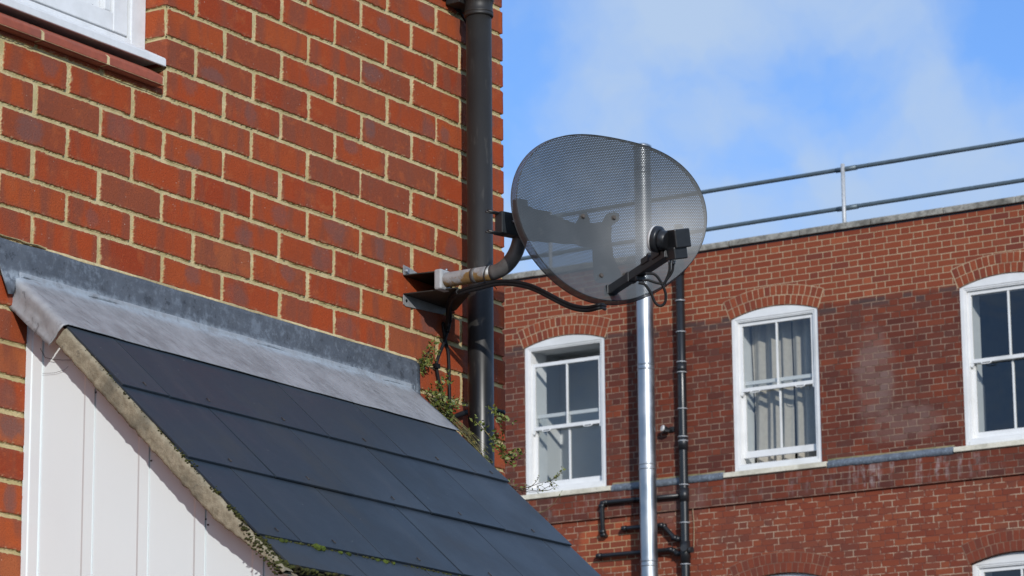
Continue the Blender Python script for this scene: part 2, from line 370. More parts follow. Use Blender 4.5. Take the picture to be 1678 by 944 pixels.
def lead_mat(name, base, light, amt, cloudy=False):
    nb = mat(name); p = nb.geo(); x, y, z = nb.sep(p)
    sv = nb.comb(nb.m('MULTIPLY', nb.m('ADD', x, nb.m('MULTIPLY', y, .55)), 1.0), nb.m('MULTIPLY', y, .14), nb.m('MULTIPLY', z, .14))
    st = nb.noise(p, 26, 6, .75) if cloudy else nb.noise(sv, 150, 5, .65); n = nb.noise(p, 7, 5, .65); n2 = nb.noise(p, 60 if cloudy else 30, 5, .75)
    c = nb.mix(nb.mr(n, .35, .65), tuple(b * .82 for b in base), tuple(b * 1.15 for b in base))
    c = nb.mix(nb.m('MULTIPLY', nb.mr(nb.m('ADD', nb.m('MULTIPLY', st, .5), nb.m('MULTIPLY', n2, .5)), .48, .62), amt), c, light)
    c = nb.mix(nb.m('MULTIPLY', nb.mr(st, .42, .35), .75), c, tuple(b * .45 for b in base))
    # pale bloom along the fold above the slates
    fold = nb.m('MULTIPLY', nb.mr(nb.m('ABSOLUTE', nb.m('ADD', nb.m('SUBTRACT', z, 3.284), nb.m('MULTIPLY', nb.m('SUBTRACT', n, .5), .03))), .024, .004), nb.mr(y, -.042, -.020))
    fold = nb.m('MULTIPLY', fold, nb.mr(n2, .3, .6))
    c = nb.mix(nb.m('MULTIPLY', fold, .9), c, (.34, .385, .43))
    setp(nb, Base_Color=c, Roughness=nb.mr(n2, .3, .7, .42, .68), Metallic=.15, Normal=nb.bump(nb.m('ADD', nb.m('MULTIPLY', n, .004), nb.m('MULTIPLY', n2, .0008)), .5, 1.0))
    return nb.mat

def mesh_mat():
    nb = mat('perforated_dish_paint'); uv = nb.sep(nb.uv()); px = 0.0044; py = px * math.sqrt(3)
    def cell(ox, oy):
        a = nb.m('SUBTRACT', nb.m('FRACT', nb.m('ADD', nb.m('DIVIDE', uv[0], px), ox)), .5)
        b = nb.m('SUBTRACT', nb.m('FRACT', nb.m('ADD', nb.m('DIVIDE', uv[1], py), oy)), .5)
        a = nb.m('MULTIPLY', a, px); b = nb.m('MULTIPLY', b, py)
        return nb.m('SQRT', nb.m('ADD', nb.m('MULTIPLY', a, a), nb.m('MULTIPLY', b, b)))
    d = nb.m('MINIMUM', cell(0.0, 0.0), cell(.5, .5))
    hole = nb.m('LESS_THAN', d, 0.00079)
    p = nb.obj(); n = nb.noise(p, 9, 4, .6)
    c = nb.mix(nb.mr(n, .35, .65), (.050, .057, .062), (.066, .074, .080))
    c = nb.mix(nb.m('MULTIPLY', nb.mr(nb.noise(p, 26, 4, .7), .55, .7), .3), c, (.11, .11, .105))
    setp(nb, Base_Color=c, Roughness=.45)
    t = nb.new('ShaderNodeBsdfTransparent'); mx = nb.new('ShaderNodeMixShader')
    nb.l.new(hole, mx.inputs[0]); nb.l.new(nb.b.outputs[0], mx.inputs[1]); nb.l.new(t.outputs[0], mx.inputs[2]); nb.l.new(mx.outputs[0], nb.o.inputs[0])
    return nb.mat

def galv(name, rust=0.0):
    nb = mat(name); p = nb.geo(); n = nb.voro(p, 60, out='Color'); n1 = nb.noise(p, 40, 4, .6)
    c = nb.mix(nb.mr(n1, .3, .7), (.24, .25, .26) if rust else (.36, .38, .40), (.36, .36, .36) if rust else (.52, .53, .54))
    if rust:
        z = nb.sep(p)[2]
        rm = nb.m('MULTIPLY', nb.mr(nb.m('ADD', nb.noise(p, 22, 5, .7), nb.m('MULTIPLY', nb.m('SUBTRACT', 3.552, z), 8.0)), .47, .62), rust)
        c = nb.mix(rm, c, nb.mix(nb.noise(p, 120, 3), (.12, .06, .02), (.30, .19, .07)))
    setp(nb, Base_Color=c, Roughness=.52, Metallic=.25)
    return nb.mat

def wood_mat():
    nb = mat('white_weathered_paint'); p = nb.geo(); x, y, z = nb.sep(p)
    st = nb.noise(nb.comb(nb.m('MULTIPLY', x, .08), nb.m('MULTIPLY', y, .08), z), 300, 3, .6)
    n = nb.noise(p, 14, 5, .65)
    c = nb.mix(nb.mr(n, .35, .7), (.70, .715, .725), (.62, .635, .64))
    ck = nb.m('MULTIPLY', nb.mr(nb.noise(p, 70, 5, .75), .665, .70), nb.mr(nb.noise(p, 6, 2), .45, .55))
    c = nb.mix(nb.m('MULTIPLY', ck, .75), c, (.20, .17, .14))
    setp(nb, Base_Color=c, Roughness=.5, Normal=nb.bump(nb.m('ADD', nb.m('MULTIPLY', n, .002), nb.m('MULTIPLY', st, .0005)), .4, 1.0))
    return nb.mat

def glass_mat(name, tint, rough=.03):
    nb = mat(name)
    g = nb.new('ShaderNodeBsdfGlossy'); g.inputs['Roughness'].default_value = rough; g.inputs['Color'].default_value = (.9, .95, 1, 1)
    t = nb.new('ShaderNodeBsdfTransparent'); t.inputs['Color'].default_value = (*tint, 1)
    p = nb.obj(); bn = nb.bump(nb.noise(p, 2.2, 2), .25, .02); nb.l.new(bn, g.inputs['Normal'])
    cs = nb.m('ABSOLUTE', nb.vm('DOT_PRODUCT', nb.geo('Incoming'), nb.geo('Normal')))
    fr = nb.m('MULTIPLY_ADD', nb.m('POWER', nb.m('SUBTRACT', 1.0, cs, None, True), 5.0), .92, .075, True)
    mx = nb.new('ShaderNodeMixShader'); nb.l.new(fr, mx.inputs[0])
    nb.l.new(t.outputs[0], mx.inputs[1]); nb.l.new(g.outputs[0], mx.inputs[2]); nb.l.new(mx.outputs[0], nb.o.inputs[0])
    return nb.mat

def concrete_mat(name, a, b, dark, sc=30):
    nb = mat(name); p = nb.obj(); n = nb.noise(p, sc, 5, .7); n2 = nb.noise(p, sc * .12, 4, .6)
    c = nb.mix(nb.mr(n, .38, .62), a, b); c = nb.mix(nb.m('MULTIPLY', nb.mr(n2, .48, .64), .75), c, dark)
    c = nb.mix(nb.m('MULTIPLY', nb.mr(nb.noise(p, sc * .5, 5, .8), .56, .64), .7), c, dark)
    setp(nb, Base_Color=c, Roughness=.9, Normal=nb.bump(n, .7, .006)); nb.b.inputs['Specular IOR Level'].default_value = .2
    return nb.mat

def steel_mat():
    nb = mat('brushed_stainless_flue'); p = nb.obj(); n = nb.noise(p, 3.5, 3, .6)
    c = nb.mix(nb.mr(n, .35, .65), (.36, .385, .41), (.46, .48, .50))
    setp(nb, Base_Color=c, Metallic=1.0, Roughness=nb.mr(n, .3, .7, .38, .50), Normal=nb.bump(nb.noise(p, 1.8, 2), .35, .03))
    return nb.mat

def leaf_mat(name, a, b):
    nb = mat(name); r = nb.geo('Random Per Island')
    c = nb.ramp(r, [(0.0, a), (.7, b), (.9, tuple(q * 1.5 for q in b)), (1.0, (.22, .10, .03))])
    setp(nb, Base_Color=c, Roughness=.45)
    nb.b.inputs['Subsurface Weight'].default_value = 0.0
    return nb.mat

M_BRICK = brick_near(); M_FAR = brick_far('weathered_flemish_brick'); M_ARCH = arch_brick()
M_SLATE = slate_mat()
M_LEADV = lead_mat('lead_upstand', (.088, .098, .115), (.20, .235, .28), .55, cloudy=True)
M_LEADA = lead_mat('lead_apron', (.27, .275, .288), (.335, .34, .352), .6)
M_LEADF = lead_mat('lead_capping_far', (.12, .14, .17), (.26, .31, .36), .8)
M_MESH = mesh_mat()
M_DARK = simple('dark_grey_paint', (.020, .025, .030), .42, 0, .15, 40)
M_TUBE2 = simple('dark_grey_steel', (.085, .082, .080), .5, 0, .2, 30, dirt=(.13, .125, .12))  # darker grey for the bent tube and its band
M_BLACK = simple('black_plastic', (.013, .014, .016), .38, 0, .2, 60)
M_PIPE = None
def pipe_mat():
    nb = mat('black_upvc_pipe'); p = nb.geo(); z = nb.sep(p)[2]
    dust = nb.m('MULTIPLY', nb.mr(z, 3.30, 3.50), nb.mr(nb.noise(p, 9, 4, .6), .2, .6, .6, 1.0))
    c = nb.mix(dust, (.0070, .0075, .0085), (.019, .018, .0165))
    sc = nb.noise(nb.comb(nb.sep(p)[0], nb.sep(p)[1], nb.m('MULTIPLY', z, .25)), 60, 4, .7)
    c = nb.mix(nb.m('MULTIPLY', nb.mr(sc, .58, .7), .5), c, (.055, .052, .046))
    setp(nb, Base_Color=c, Roughness=nb.mr(dust, 0, 1, .34, .50), Normal=nb.bump(nb.noise(p, 7, 2), .3, .004)); nb.b.inputs['Specular IOR Level'].default_value = .42
    return nb.mat
M_PIPE = pipe_mat()
M_OLDPIPE = simple('old_upvc_pipe', (.026, .0245, .023), .47, 0, .15, 25, dirt=(.042, .038, .033), dirt_amt=.6, spec=.38)
M_SOIL = simple('black_soil_pipe', (.010, .011, .012), .30, 0, .12, 25)
M_CABLE = simple('black_cable_sheath', (.008, .008, .009), .6, 0, .2, 80, spec=.25)
M_GALV = galv('galvanised_steel'); M_RUST = galv('rusty_galvanised_steel', 1.0)
M_PLATE = simple('rust_stained_bracket', (.020, .017, .013), .6, .1, .4, 30, dirt=(.045, .022, .010), dirt_amt=.9)
M_BOLT = simple('zinc_bolt', (.30, .31, .33), .4, .7, .2, 90)
M_OLDBOLT = simple('dull_brown_bolt', (.055, .045, .038), .55, .3, .3, 90)
M_WOOD = wood_mat()
M_CLAD = simple('white_pvc_cladding', (.72, .775, .785), .34, 0, .012, 4, dirt=(.72, .72, .71), dirt_amt=.5)
M_FRAME = simple('white_gloss_paint', (.715, .715, .705), .42, 0, .03, 9, dirt=(.56, .56, .54), dirt_amt=.6)
M_CILL = concrete_mat('cream_painted_sill', (.62, .58, .47), (.70, .66, .55), (.42, .39, .31), 22)
M_COPE = concrete_mat('weathered_concrete_coping', (.17, .16, .14), (.34, .325, .285), (.085, .08, .068), 15)
M_VERGE = concrete_mat('sandy_verge_mortar', (.215, .185, .130), (.31, .27, .195), (.115, .105, .08), 55)
M_FILLET = concrete_mat('sand_cement_pointing', (.50, .40, .22), (.62, .52, .30), (.30, .24, .13), 60)
M_MOSS = concrete_mat('dark_moss', (.030, .034, .012), (.075, .08, .020), (.025, .018, .012), 160)
M_MOSSG = concrete_mat('bright_moss', (.05, .075, .012), (.10, .13, .02), (.03, .04, .01), 200)
M_TILE = simple('red_sill_tile', (.300, .072, .036), .62, 0, .12, 60, bump=.0006, dirt=(.20, .072, .052), dirt_amt=.6)
M_STEEL = steel_mat()
M_GLASS = glass_mat('window_glass', (.80, .82, .81))
M_CURT = simple('beige_curtain_cloth', (.44, .405, .355), .9, 0, .06, 20)
M_BLIND = simple('pale_grey_blind', (.30, .33, .35), .8, 0, .04, 6)
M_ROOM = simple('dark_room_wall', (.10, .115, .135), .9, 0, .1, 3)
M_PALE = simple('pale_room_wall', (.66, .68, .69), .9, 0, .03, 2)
M_REVEAL = simple('white_room_lining', (.72, .74, .75), .6, 0, .04, 5)
M_LEAF = leaf_mat('small_green_leaf', (.055, .085, .015), (.13, .15, .03))
M_STEM = simple('olive_twig', (.17, .15, .06), .7, 0, .3, 60)
M_TWIG = simple('brown_twig', (.06, .045, .03), .8, 0, .3, 60)
M_GROUND = concrete_mat('asphalt_ground', (.045, .045, .046), (.06, .06, .06), (.035, .035, .034), 12)
M_WHITEP = simple('white_lamp_housing', (.7, .7, .7), .4)

# ------------------------------------------------------------------ ground
b = MB(); b.face([(-600, -600, 0), (600, -600, 0), (600, 600, 0), (-600, 600, 0)])
tag(b.obj('ground', M_GROUND), kind='structure')

# ------------------------------------------------------------------ near brick house
house = empty('brick_house', (1.897, 0, 0), 'sunlit red stretcher bond brick house filling the left, with a white timber window', 'house')
XC = 1.897
def axis(a, segs):
    out = [a]
    for e, st in segs:
        n = max(1, round((e - out[-1]) / st)); q = out[-1]
        out += [q + (e - q) * i / n for i in range(1, n + 1)]
    return out
xs = axis(-4.0, [(-.9, .4), (-.75, .15), (-.12, .06), (.455, .003), (XC, .003)])
zs = axis(0.0, [(2.4, .3), (2.6, .05), (3.83, .003), (4.46, .003), (5.05, .1), (6.2, .3)])
ys = axis(0.0, [(.03, .003), (.2, .03), (8.0, .6)])
WX0, WX1, WZ0, WZ1 = -.75, .455, 3.83, 5.05
nx, nz, ny = len(xs), len(zs), len(ys)
xa, za, ya = np.array(xs), np.array(zs), np.array(ys)
verts = [np.stack([np.tile(xa, nz), np.zeros(nx * nz), np.repeat(za, nx)], 1)]
uvs = [np.stack([np.tile(xa, nz), np.repeat(za, nx)], 1)]
i0 = np.arange(nz - 1)[:, None] * nx + np.arange(nx - 1)[None, :]
cxm = (xa[:-1] + xa[1:]) / 2; czm = (za[:-1] + za[1:]) / 2
keep = ~(((cxm > WX0) & (cxm < WX1))[None, :] & ((czm > WZ0) & (czm < WZ1))[:, None])
q = i0[keep]
faces = [np.stack([q, q + 1, q + nx + 1, q + nx], 1)]
# return wall, sharing the corner column of vertices
base = nx * nz
yr = ya[1:]; m = len(yr)
verts.append(np.stack([np.full(m * nz, XC), np.tile(yr, nz), np.repeat(za, m)], 1))
uvs.append(np.stack([XC + np.tile(yr, nz), np.repeat(za, m)], 1))
idx = np.concatenate([(np.arange(nz) * nx + nx - 1)[:, None], base + np.arange(nz * m).reshape(nz, m)], 1)
a = idx[:-1, :-1].ravel(); bb = idx[:-1, 1:].ravel(); c_ = idx[1:, 1:].ravel(); d_ = idx[1:, :-1].ravel()
faces.append(np.stack([a, bb, c_, d_], 1))
# window jamb and head (reveal) faces
base2 = base + m * nz
jy = np.array([0.0, .004, .03, .06, .105]); jz = [i for i, z in enumerate(zs) if WZ0 - 1e-6 <= z <= WZ1 + 1e-6]
jx = xs.index(min(xs, key=lambda v: abs(v - WX1)))
jv = []; ju = []
for i in jz:
    for y_ in jy[1:]: jv.append((xs[jx], y_, zs[i])); ju.append((xs[jx] - y_, zs[i]))
verts.append(np.array(jv)); uvs.append(np.array(ju))
k = len(jy) - 1
jidx = np.concatenate([np.array([i * nx + jx for i in jz])[:, None], base2 + np.arange(len(jz) * k).reshape(len(jz), k)], 1)
a = jidx[:-1, :-1].ravel(); bb = jidx[:-1, 1:].ravel(); c_ = jidx[1:, 1:].ravel(); d_ = jidx[1:, :-1].ravel()
faces.append(np.stack([bb, a, d_, c_], 1))
V = np.concatenate(verts); Fc = np.concatenate(faces); UVv = np.concatenate(uvs)
V = V - np.array([[XC, 0, 0]])
me = bpy.data.meshes.new('wall'); me.vertices.add(len(V)); me.vertices.foreach_set('co', V.astype(np.float32).ravel())
me.loops.add(Fc.size); me.loops.foreach_set('vertex_index', Fc.astype(np.int32).ravel())
me.polygons.add(len(Fc)); me.polygons.foreach_set('loop_start', np.arange(0, Fc.size, 4, dtype=np.int32)); me.polygons.foreach_set('loop_total', np.full(len(Fc), 4, np.int32))
me.update(); me.validate()
ul = me.uv_layers.new(name='UVMap'); ul.data.foreach_set('uv', UVv[Fc.ravel()].astype(np.float32).ravel())
me.polygons.foreach_set('use_smooth', np.ones(len(Fc), bool))
wall = bpy.data.objects.new('wall', me); COL.objects.link(wall); me.materials.append(M_BRICK); wall.parent = house
b = MB()                                   # blank rear and side of the house
b.face([(-4, 8, 0), (XC, 8, 0), (XC, 8, 6.2), (-4, 8, 6.2)]); b.face([(-4, 0, 0), (-4, 8, 0), (-4, 8, 6.2), (-4, 0, 6.2)]); b.face([(-4, 0, 6.2), (XC, 0, 6.2), (XC, 8, 6.2), (-4, 8, 6.2)])
b.obj('roof', M_SLATE, house)

# window of the near house
win = MB(); win.abox(WX0 + .003, WX0 + .07, .062, .13, 3.93, 5.04); win.abox(.400, .4535, .062, .13, 3.93, 5.04); win.abox(WX0 + .07, .400, .062, .13, 4.98, 5.04)
win.abox(WX0 + .07, .400, .0625, .13, 3.905, 3.9525)
winf = win.obj('window', M_WOOD, house, bevel=.003)
b = MB()                                   # casement: stiles, rails, beads, boarded panel
b.abox(.345, .3965, .070, .115, 3.9595, 4.975); b.abox(WX0 + .073, WX0 + .13, .072, .115, 3.96, 4.975)
b.abox(WX0 + .13, .345, .0705, .115, 3.9595, 4.005); b.abox(WX0 + .13, .345, .0725, .115, 4.92, 4.975)
b.abox(.322, .3445, .078, .112, 4.008, 4.92)
b.obj('casement', M_WOOD, winf, bevel=.003)
b = MB(); b.abox(WX0 + .13, .3205, .094, .105, 4.003, 4.921)
b.obj('panel', M_WOOD, winf)
b = MB()                                   # open cracks along the panel bead
for (x0, z0, x1, z1, t) in [(.04, 4.0065, .345, 4.0055, .0016), (.02, 4.020, .16, 4.026, .0008), (.19, 4.031, .235, 4.028, .0010), (.12, 4.040, .15, 4.041, .0006), (.285, 4.012, .305, 4.011, .0011)]:
    b.tube([(x0, .0905, z0), ((x0 + x1) / 2, .0905, (z0 + z1) / 2 + .002), (x1, .0905, z1)], [t, t * .8, t * .3], 6)
b.obj('crack', M_BLACK, winf)
# timber sill: slopes to a square nose flush with the wall, dark drip beneath
b = MB()
x0, x1 = WX0 + .004, .4515
prof = [(.13, 3.945), (.062, 3.941), (.0, 3.908), (-.003, 3.904), (-.003, 3.8875), (.002, 3.8865), (.006, 3.897), (.05, 3.899), (.13, 3.899)]
b.prism([(x0, y, z) for y, z in prof], (x1 - x0, 0, 0))
b.obj('timber_sill', M_WOOD, winf, bevel=.0015)
# row of red sill tiles with cream joints
b = MB()
for i in range(-4, 3):
    xa_, xb_ = .225 * i + .0045 + .002, .225 * (i + 1) - .0045 + .002
    xa_ -= .012; xb_ -= .012
    if i == 1: xb_ = .411
    if i == 2 or xa_ < WX0: continue
    b.prism([(xa_, y, z) for y, z in [(.06, 3.868), (.020, 3.874), (.012, 3.873), (-.022, 3.853), (-.0275, 3.847), (-.0275, 3.829), (-.022, 3.8265), (.06, 3.8265)]], (xb_ - xa_, 0, 0))
b.obj('tile_sill', M_TILE, house, bevel=.002)
b = MB(); b.prism([(WX0, y, z) for y, z in [(.058, 3.866), (.020, 3.873), (.012, 3.872), (-.0215, 3.852), (-.0267, 3.8465), (-.0267, 3.8285), (.058, 3.8285)]], (.415 - WX0, 0, 0))
b.obj('tile_mortar', M_FILLET, house)
b = MB(); b.abox(WX0, .4535, .10, .14, 3.83, 3.93); b.obj('sill_gap_shade', M_BLACK, house)  # black backing added so the gap under the sill stays in dark shade
# vent terminal stub of the cable that pokes round the corner is built with the cables

# ------------------------------------------------------------------ lean-to porch
BETA = math.radians(44); CB, SB = math.cos(BETA), math.sin(BETA); ZF = 3.29
XL, XR = -.05, 1.45
porch = empty('lean_to_porch', (.7, -.35, 0), 'small lean-to porch against the brick house, dark slates, lead flashing and white cladding', 'porch')
def rp(x, s, h=0.0): return Vector((x, -s * CB - h * SB, ZF - s * SB + h * CB))     # point on the roof slope
b = MB()
rowsdef = [(.41, .14, [XL + .004, .112, .40 - .0, .693, 1.003, 1.30, XR]), (.66, .36, [XL + .004, .25, .54, .84, 1.15, XR]),
           (.91, .61, [XL + .004, .10, .40, .70, 1.0, 1.32, XR]), (1.005, .88, [XL + .02, .25, .55, .84, 1.15, XR])]
for ri, (tail, head, ed) in enumerate(rowsdef):
    if ri == 0: ed = [e for e in ed if e != .40]
    for i in range(len(ed) - 1):
        j = random.uniform(-.0025, .0025); h1 = .0132 + random.uniform(0, .0018); g = .0021
        xa_, xb_ = ed[i] + g, ed[i + 1] - g
        if ri == 3: h1 = .012
        t = .0052
        P = [rp(xa_, tail + j, h1), rp(xb_, tail + j * .4, h1), rp(xb_, head, .0065), rp(xa_, head, .0065)]
        n = rp(0, 0, 1) - rp(0, 0, 0)
        b.prism(P, -n * t)
slates = b.obj('slate_roof', M_SLATE, porch, bevel=.0008)
b = MB()                                    # roof deck under the slates, dark
b.prism([rp(.012, .0, -.004), rp(XR - .01, .0, -.004), rp(XR - .01, .985, -.004), rp(.012, .985, -.004)], -(rp(0, 0, 1) - rp(0, 0, 0)) * .022)
b.obj('roof_deck', M_BLACK, porch)
b = MB()                                    # hooks at the slate tails
for (tail, head, ed) in rowsdef:
    for i in range(len(ed) - 1):
        for fx in (.5,):
            x = ed[i] + (ed[i + 1] - ed[i]) * fx + random.uniform(-.02, .02)
            if tail < 1.0: b.tube([rp(x, tail - .030, .0145), rp(x + .001, tail - .018, .0150)], .0011, 6)
b.obj('slate_rivets', M_OLDBOLT, porch)
# verge mortar strip on the left edge
def nz3(x, y, z, s=1.0): return noise.noise(Vector((x, y, z)) * s)
b = MB(); P = []; L = 150
for i in range(L + 1):
    s = .20 + (1.02 - .20) * i / L
    th = .0425 if s < .80 else .0435 * max(0.25, 1 - (s - .80) / .27)
    th += .0028 * nz3(s, 0, 0, 60) + .0016 * nz3(s, 1, 0, 160)
    up = .0035 + .002 * nz3(s, 3, 0, 40)
    row = [rp(XL + .028, s, up - .001), rp(XL + .003, s, up), rp(XL - .001 + .0008 * nz3(s, 5, 0, 90), s, up - .004)]
    n_ = 7
    for k in range(n_):
        f = (k + .5) / n_
        row.append(rp(XL - .002 + .0014 * nz3(s, k * .012, 2, 70), s, up - .005 - (th - .008) * f))
    row += [rp(XL + .002, s, up - th + .002), rp(XL + .010, s, up - th), rp(.004, s, up - th * .92)]
    P.append(row)
b.grid(P)
b.obj('verge_mortar', M_VERGE, porch)
# moss cushions along verge, tails and eaves
b = MB(); bg_ = MB()
def blobm(B, c, r, fl=.7):
    m = Matrix.Translation(c) @ Matrix.Diagonal((r, r, r * fl, 1))
    g = bmesh.ops.create_icosphere(B.bm, subdivisions=2, radius=1.0, matrix=m)
    for v in g['verts']: v.co += (v.co - Vector(c)) * .35 * nz3(v.co.x, v.co.y, v.co.z, 150)
    for v in g['verts']:
        for f in v.link_faces: f.smooth = True
rm = random.Random(5)
for i in range(420):
    s = .60 + .41 * rm.random() ** .6
    if nz3(s, 2, 0, 16) < -.02 and s < .9: continue
    blobm(b, rp(XL + rm.uniform(-.001, .016) + max(0, s - .85) * rm.uniform(0, .13), s, rm.uniform(.002, .010) - max(0, s - .85) * rm.uniform(0, .14)), rm.uniform(.0014, .0038 + max(0, s - .8) * .016))
for i in range(150):
    s = .26 + .5 * rm.random(); k_ = nz3(s, 0, 0, 9) > -.05
    blobm(b, rp(XL + rm.uniform(-.001, .012), s, rm.uniform(.001, .005)), rm.uniform(.0010, .0030 if k_ else .0014))
for i in range(210):
    x = XL + .03 + (rm.random() ** 1.7) * .9; blobm(b, rp(x, .913, rm.uniform(.004, .009)), rm.uniform(.002, .0045))
for i in range(110):
    s = .865 + .145 * rm.random(); blobm(b, rp(XL - rm.uniform(.000, .004), s, .004 - rm.random() * .022 * min(1, (s - .85) / .06)), rm.uniform(.0016, .0036))
for i in range(150):
    x = XL + .02 + (rm.random() ** 1.3) * .8; blobm(b, rp(x, 1.008, rm.uniform(-.004, .008)), rm.uniform(.003, .007))
for i in range(50):
    x = XL + .01 + rm.random() ** 1.5 * .9; blobm(b, rp(x, .663 if i % 2 else .413, .006), rm.uniform(.0012, .0022))
for x, r in ((.152, .0125), (.170, .010), (.03, .008), (.045, .006), (.235, .006), (.265, .007), (.37, .006), (.40, .0075), (.43, .005)):
    blobm(bg_, rp(x, .916, .008), r, .75)
b.obj('moss', M_MOSS, porch, kind='stuff'); bg_.obj('moss', M_MOSSG, porch, label='bright green moss cushions on the slate edge', kind='stuff')
# lead: upstand on the wall and apron over the slates, wrapped round the verge
b = MB(); P = []
X0, X1 = -.150, 1.487
for i in range(0, 100):
    f = i / 99; x = X0 + (X1 - X0) * f; row = []
    zt = 3.3605 + .0022 * nz3(x, 0, 0, 9) + .001 * nz3(x, 0, 4, 30)
    zb = 3.284
    if x > 1.435: zb = 3.284 - (x - 1.435) * .75
    if x < -.045: zb = 3.284 - .055 * min(1, (-.045 - x) / .03)
    if x < -.078: zb = 3.229 + (-.078 - x) * 1.9
    if x > 1.46: zt -= (x - 1.46) ** 2 * 12
    for k in range(9):
        g = k / 8; z = zt + (zb - zt) * g
        row.append((x, -.0075 - .003 * g * g + (.0016 - .0012 * g) * nz3(x, z, 0, 10), z))
    P.append(row)
b.grid(P)
up = b.obj('lead_upstand', M_LEADV, porch)
sm = up.modifiers.new('solid', 'SOLIDIFY'); sm.thickness = .0022
b = MB(); P = []
for i in range(0, 46):
    s = .203 * i / 45 - .004; row = []
    for k in range(0, 120):
        t = k / 119
        # path across: from the right edge over the slope, round the verge, down the side
        Lw = XR + .004 - XL; tot = Lw + .02 + .072; q_ = t * tot
        if q_ < Lw: x = XR + .004 - q_; h = .004 + .0095 * max(0, s) / .2 + .0018 * nz3(x, s, 0, 7)
        elif q_ < Lw + .02: a_ = (q_ - Lw) / .02 * PI / 2; x = XL - .0125 * math.sin(a_); h = .004 + .0095 * max(0, s) / .2 - .0127 * (1 - math.cos(a_))
        else:
            e = (q_ - Lw - .02) / .072; x = XL - .0125 + .004 * math.sin(e * 3.0) + .0035 * nz3(s, e, 0, 22) + .0022 * nz3(s, e * .08, 4, 75); h = -.0087 + .0095 * max(0, s) / .2 - e * (.050 - .002 * (s / .2))
        if x > 1.40: s2 = s
        p = rp(x, s + (.0015 * nz3(x, 0, 0, 14)), h)
        if i < 4 and q_ < Lw: p.y = min(p.y, -.0125)
        row.append(p)
    P.append(row)
b.grid(P)
ap = b.obj('lead_apron', M_LEADA, porch)
sm = ap.modifiers.new('solid', 'SOLIDIFY'); sm.thickness = .0022
# rough mortar pointing above the lead
b = MB(); P = []
for i in range(0, 420):
    x = -.15 + 1.625 * i / 419
    zt = 3.3700 + .0016 * nz3(x, 0, 0, 30); zb = 3.3595 + .0030 * nz3(x, 9, 0, 8) + .0015 * nz3(x, 9, 3, 60)
    if x < .045: zt += .0; zb = zt - .0015
    P.append([(x, .001, zt), (x, -.0035 + .0008 * nz3(x, 0, 7, 60), zt - .002), (x, -.0065 + .001 * nz3(x, 5, 7, 70), (zt + zb) / 2), (x, -.0075, zb), (x, .0, zb - .002)])
b.grid(P); b.obj('mortar_pointing', M_FILLET, porch)
# side cheek of white ribbed cladding (faces the camera), front and far cheek
b = MB()
yb = -.708
edges = [(-.0, -.0185, -.012), (-.0185, -.0465, -.009), (-.0465, -.166, -.005)]
def ztop(y): return ZF + y * SB / CB - .024
def strip(y0, y1, xa_, xb_): 
    b.face([(xa_, y0, 0.02), (xb_, y1, 0.02), (xb_, y1, ztop(y1)), (xa_, y0, ztop(y0))])
pts = [(.0, -.004), (-.001, -.0095), (-.0165, -.0095), (-.0195, -.0075), (-.045, -.0075), (-.0462, -.0025), (-.0475, -.004)]
y = -.0465
ribs = [-.196, -.347, -.498, -.649]
for rb in ribs:
    pts += [(rb + .0330, -.004), (rb + .0265, -.0066), (rb + .0020, -.0066), (rb + .0016, -.0015), (rb + .0002, -.0015), (rb, -.004)]
pts += [(yb + .0, -.004), (yb, .03)]
for i in range(len(pts) - 1): strip(pts[i][0], pts[i + 1][0], pts[i][1], pts[i + 1][1])
b.obj('side_cladding', M_CLAD, porch, recalc=False)
b = MB()
b.abox(.0, 1.40, yb + .001, yb + .03, .02, 2.575); b.abox(1.375, 1.40, yb + .032, -.005, .02, 2.57)
b.obj('front_wall', M_CLAD, porch)
b = MB(); b.abox(XL + .012, XR - .02, -.735, yb - .002, 2.500, 2.560)
b.obj('eaves_board', M_BLACK, porch)
b = MB()                                    # nail heads and stains on the cheek in the verge's shade
for (px, py) in [(248, 755), (337, 851), (341, 860), (157, 643)]:
    p = rayp(px, py, (1, 0, 0), -.0045); b.box(p, ((1, 0, 0), (0, 1, 0), (0, 0, 1)), (.0015, .0022, .0016))
b.obj('nails', M_OLDBOLT, porch, bevel=.0006)
b = MB()
P = [rayp(x, y, (1, 0, 0), -.012) for x, y in [(66, 571), (74, 586), (88, 589), (104, 590), (118, 590)]]
b.tube(P, .0006, 6); P = [rayp(x, y, (1, 0, 0), -.009) for x, y in [(70, 612), (90, 611), (106, 606), (112, 600)]]; b.tube(P, .0004, 6)
tag(b.obj('loose_thread', M_OLDBOLT), 'thin brown thread hanging on the white cladding under the lead corner', 'thread')

# ------------------------------------------------------------------ black downpipe on the house
PX, PY, PR = 1.668, -.076, .034
dp = empty('drainpipe', (PX, PY, 0), 'fat black plastic downpipe on the near brick house corner', 'drainpipe')
b = MB(); b.tube([(PX, PY, z) for z in (.15, 1.5, 3.0, 4.33)], PR, 40); b.obj('lower_pipe', M_PIPE, dp)
b = MB(); b.tube([(PX, PY, z) for z in (4.30, 5.0, 6.1)], PR * .995, 40); b.obj('upper_pipe', M_PIPE, dp)
b = MB()
prof = [(.0345, 4.3165), (.0375, 4.3175), (.0392, 4.320), (.0392, 4.3235), (.0375, 4.326), (.0375, 4.3275), (.0388, 4.329), (.0388, 4.3315), (.0374, 4.333), (.0374, 4.357), (.039, 4.359), (.0405, 4.362), (.0405, 4.371), (.037, 4.374)]
P = [[(PX + r * math.cos(2 * PI * k / 48), PY + r * math.sin(2 * PI * k / 48), z) for k in range(49)] for r, z in prof]
b.grid(P); b.obj('pipe_socket', M_PIPE, dp)
b = MB()
for z in (4.365, 2.0): b.box((PX, PY + .05, z), ((1, 0, 0), (0, 1, 0), (0, 0, 1)), (.05, .022, .012))
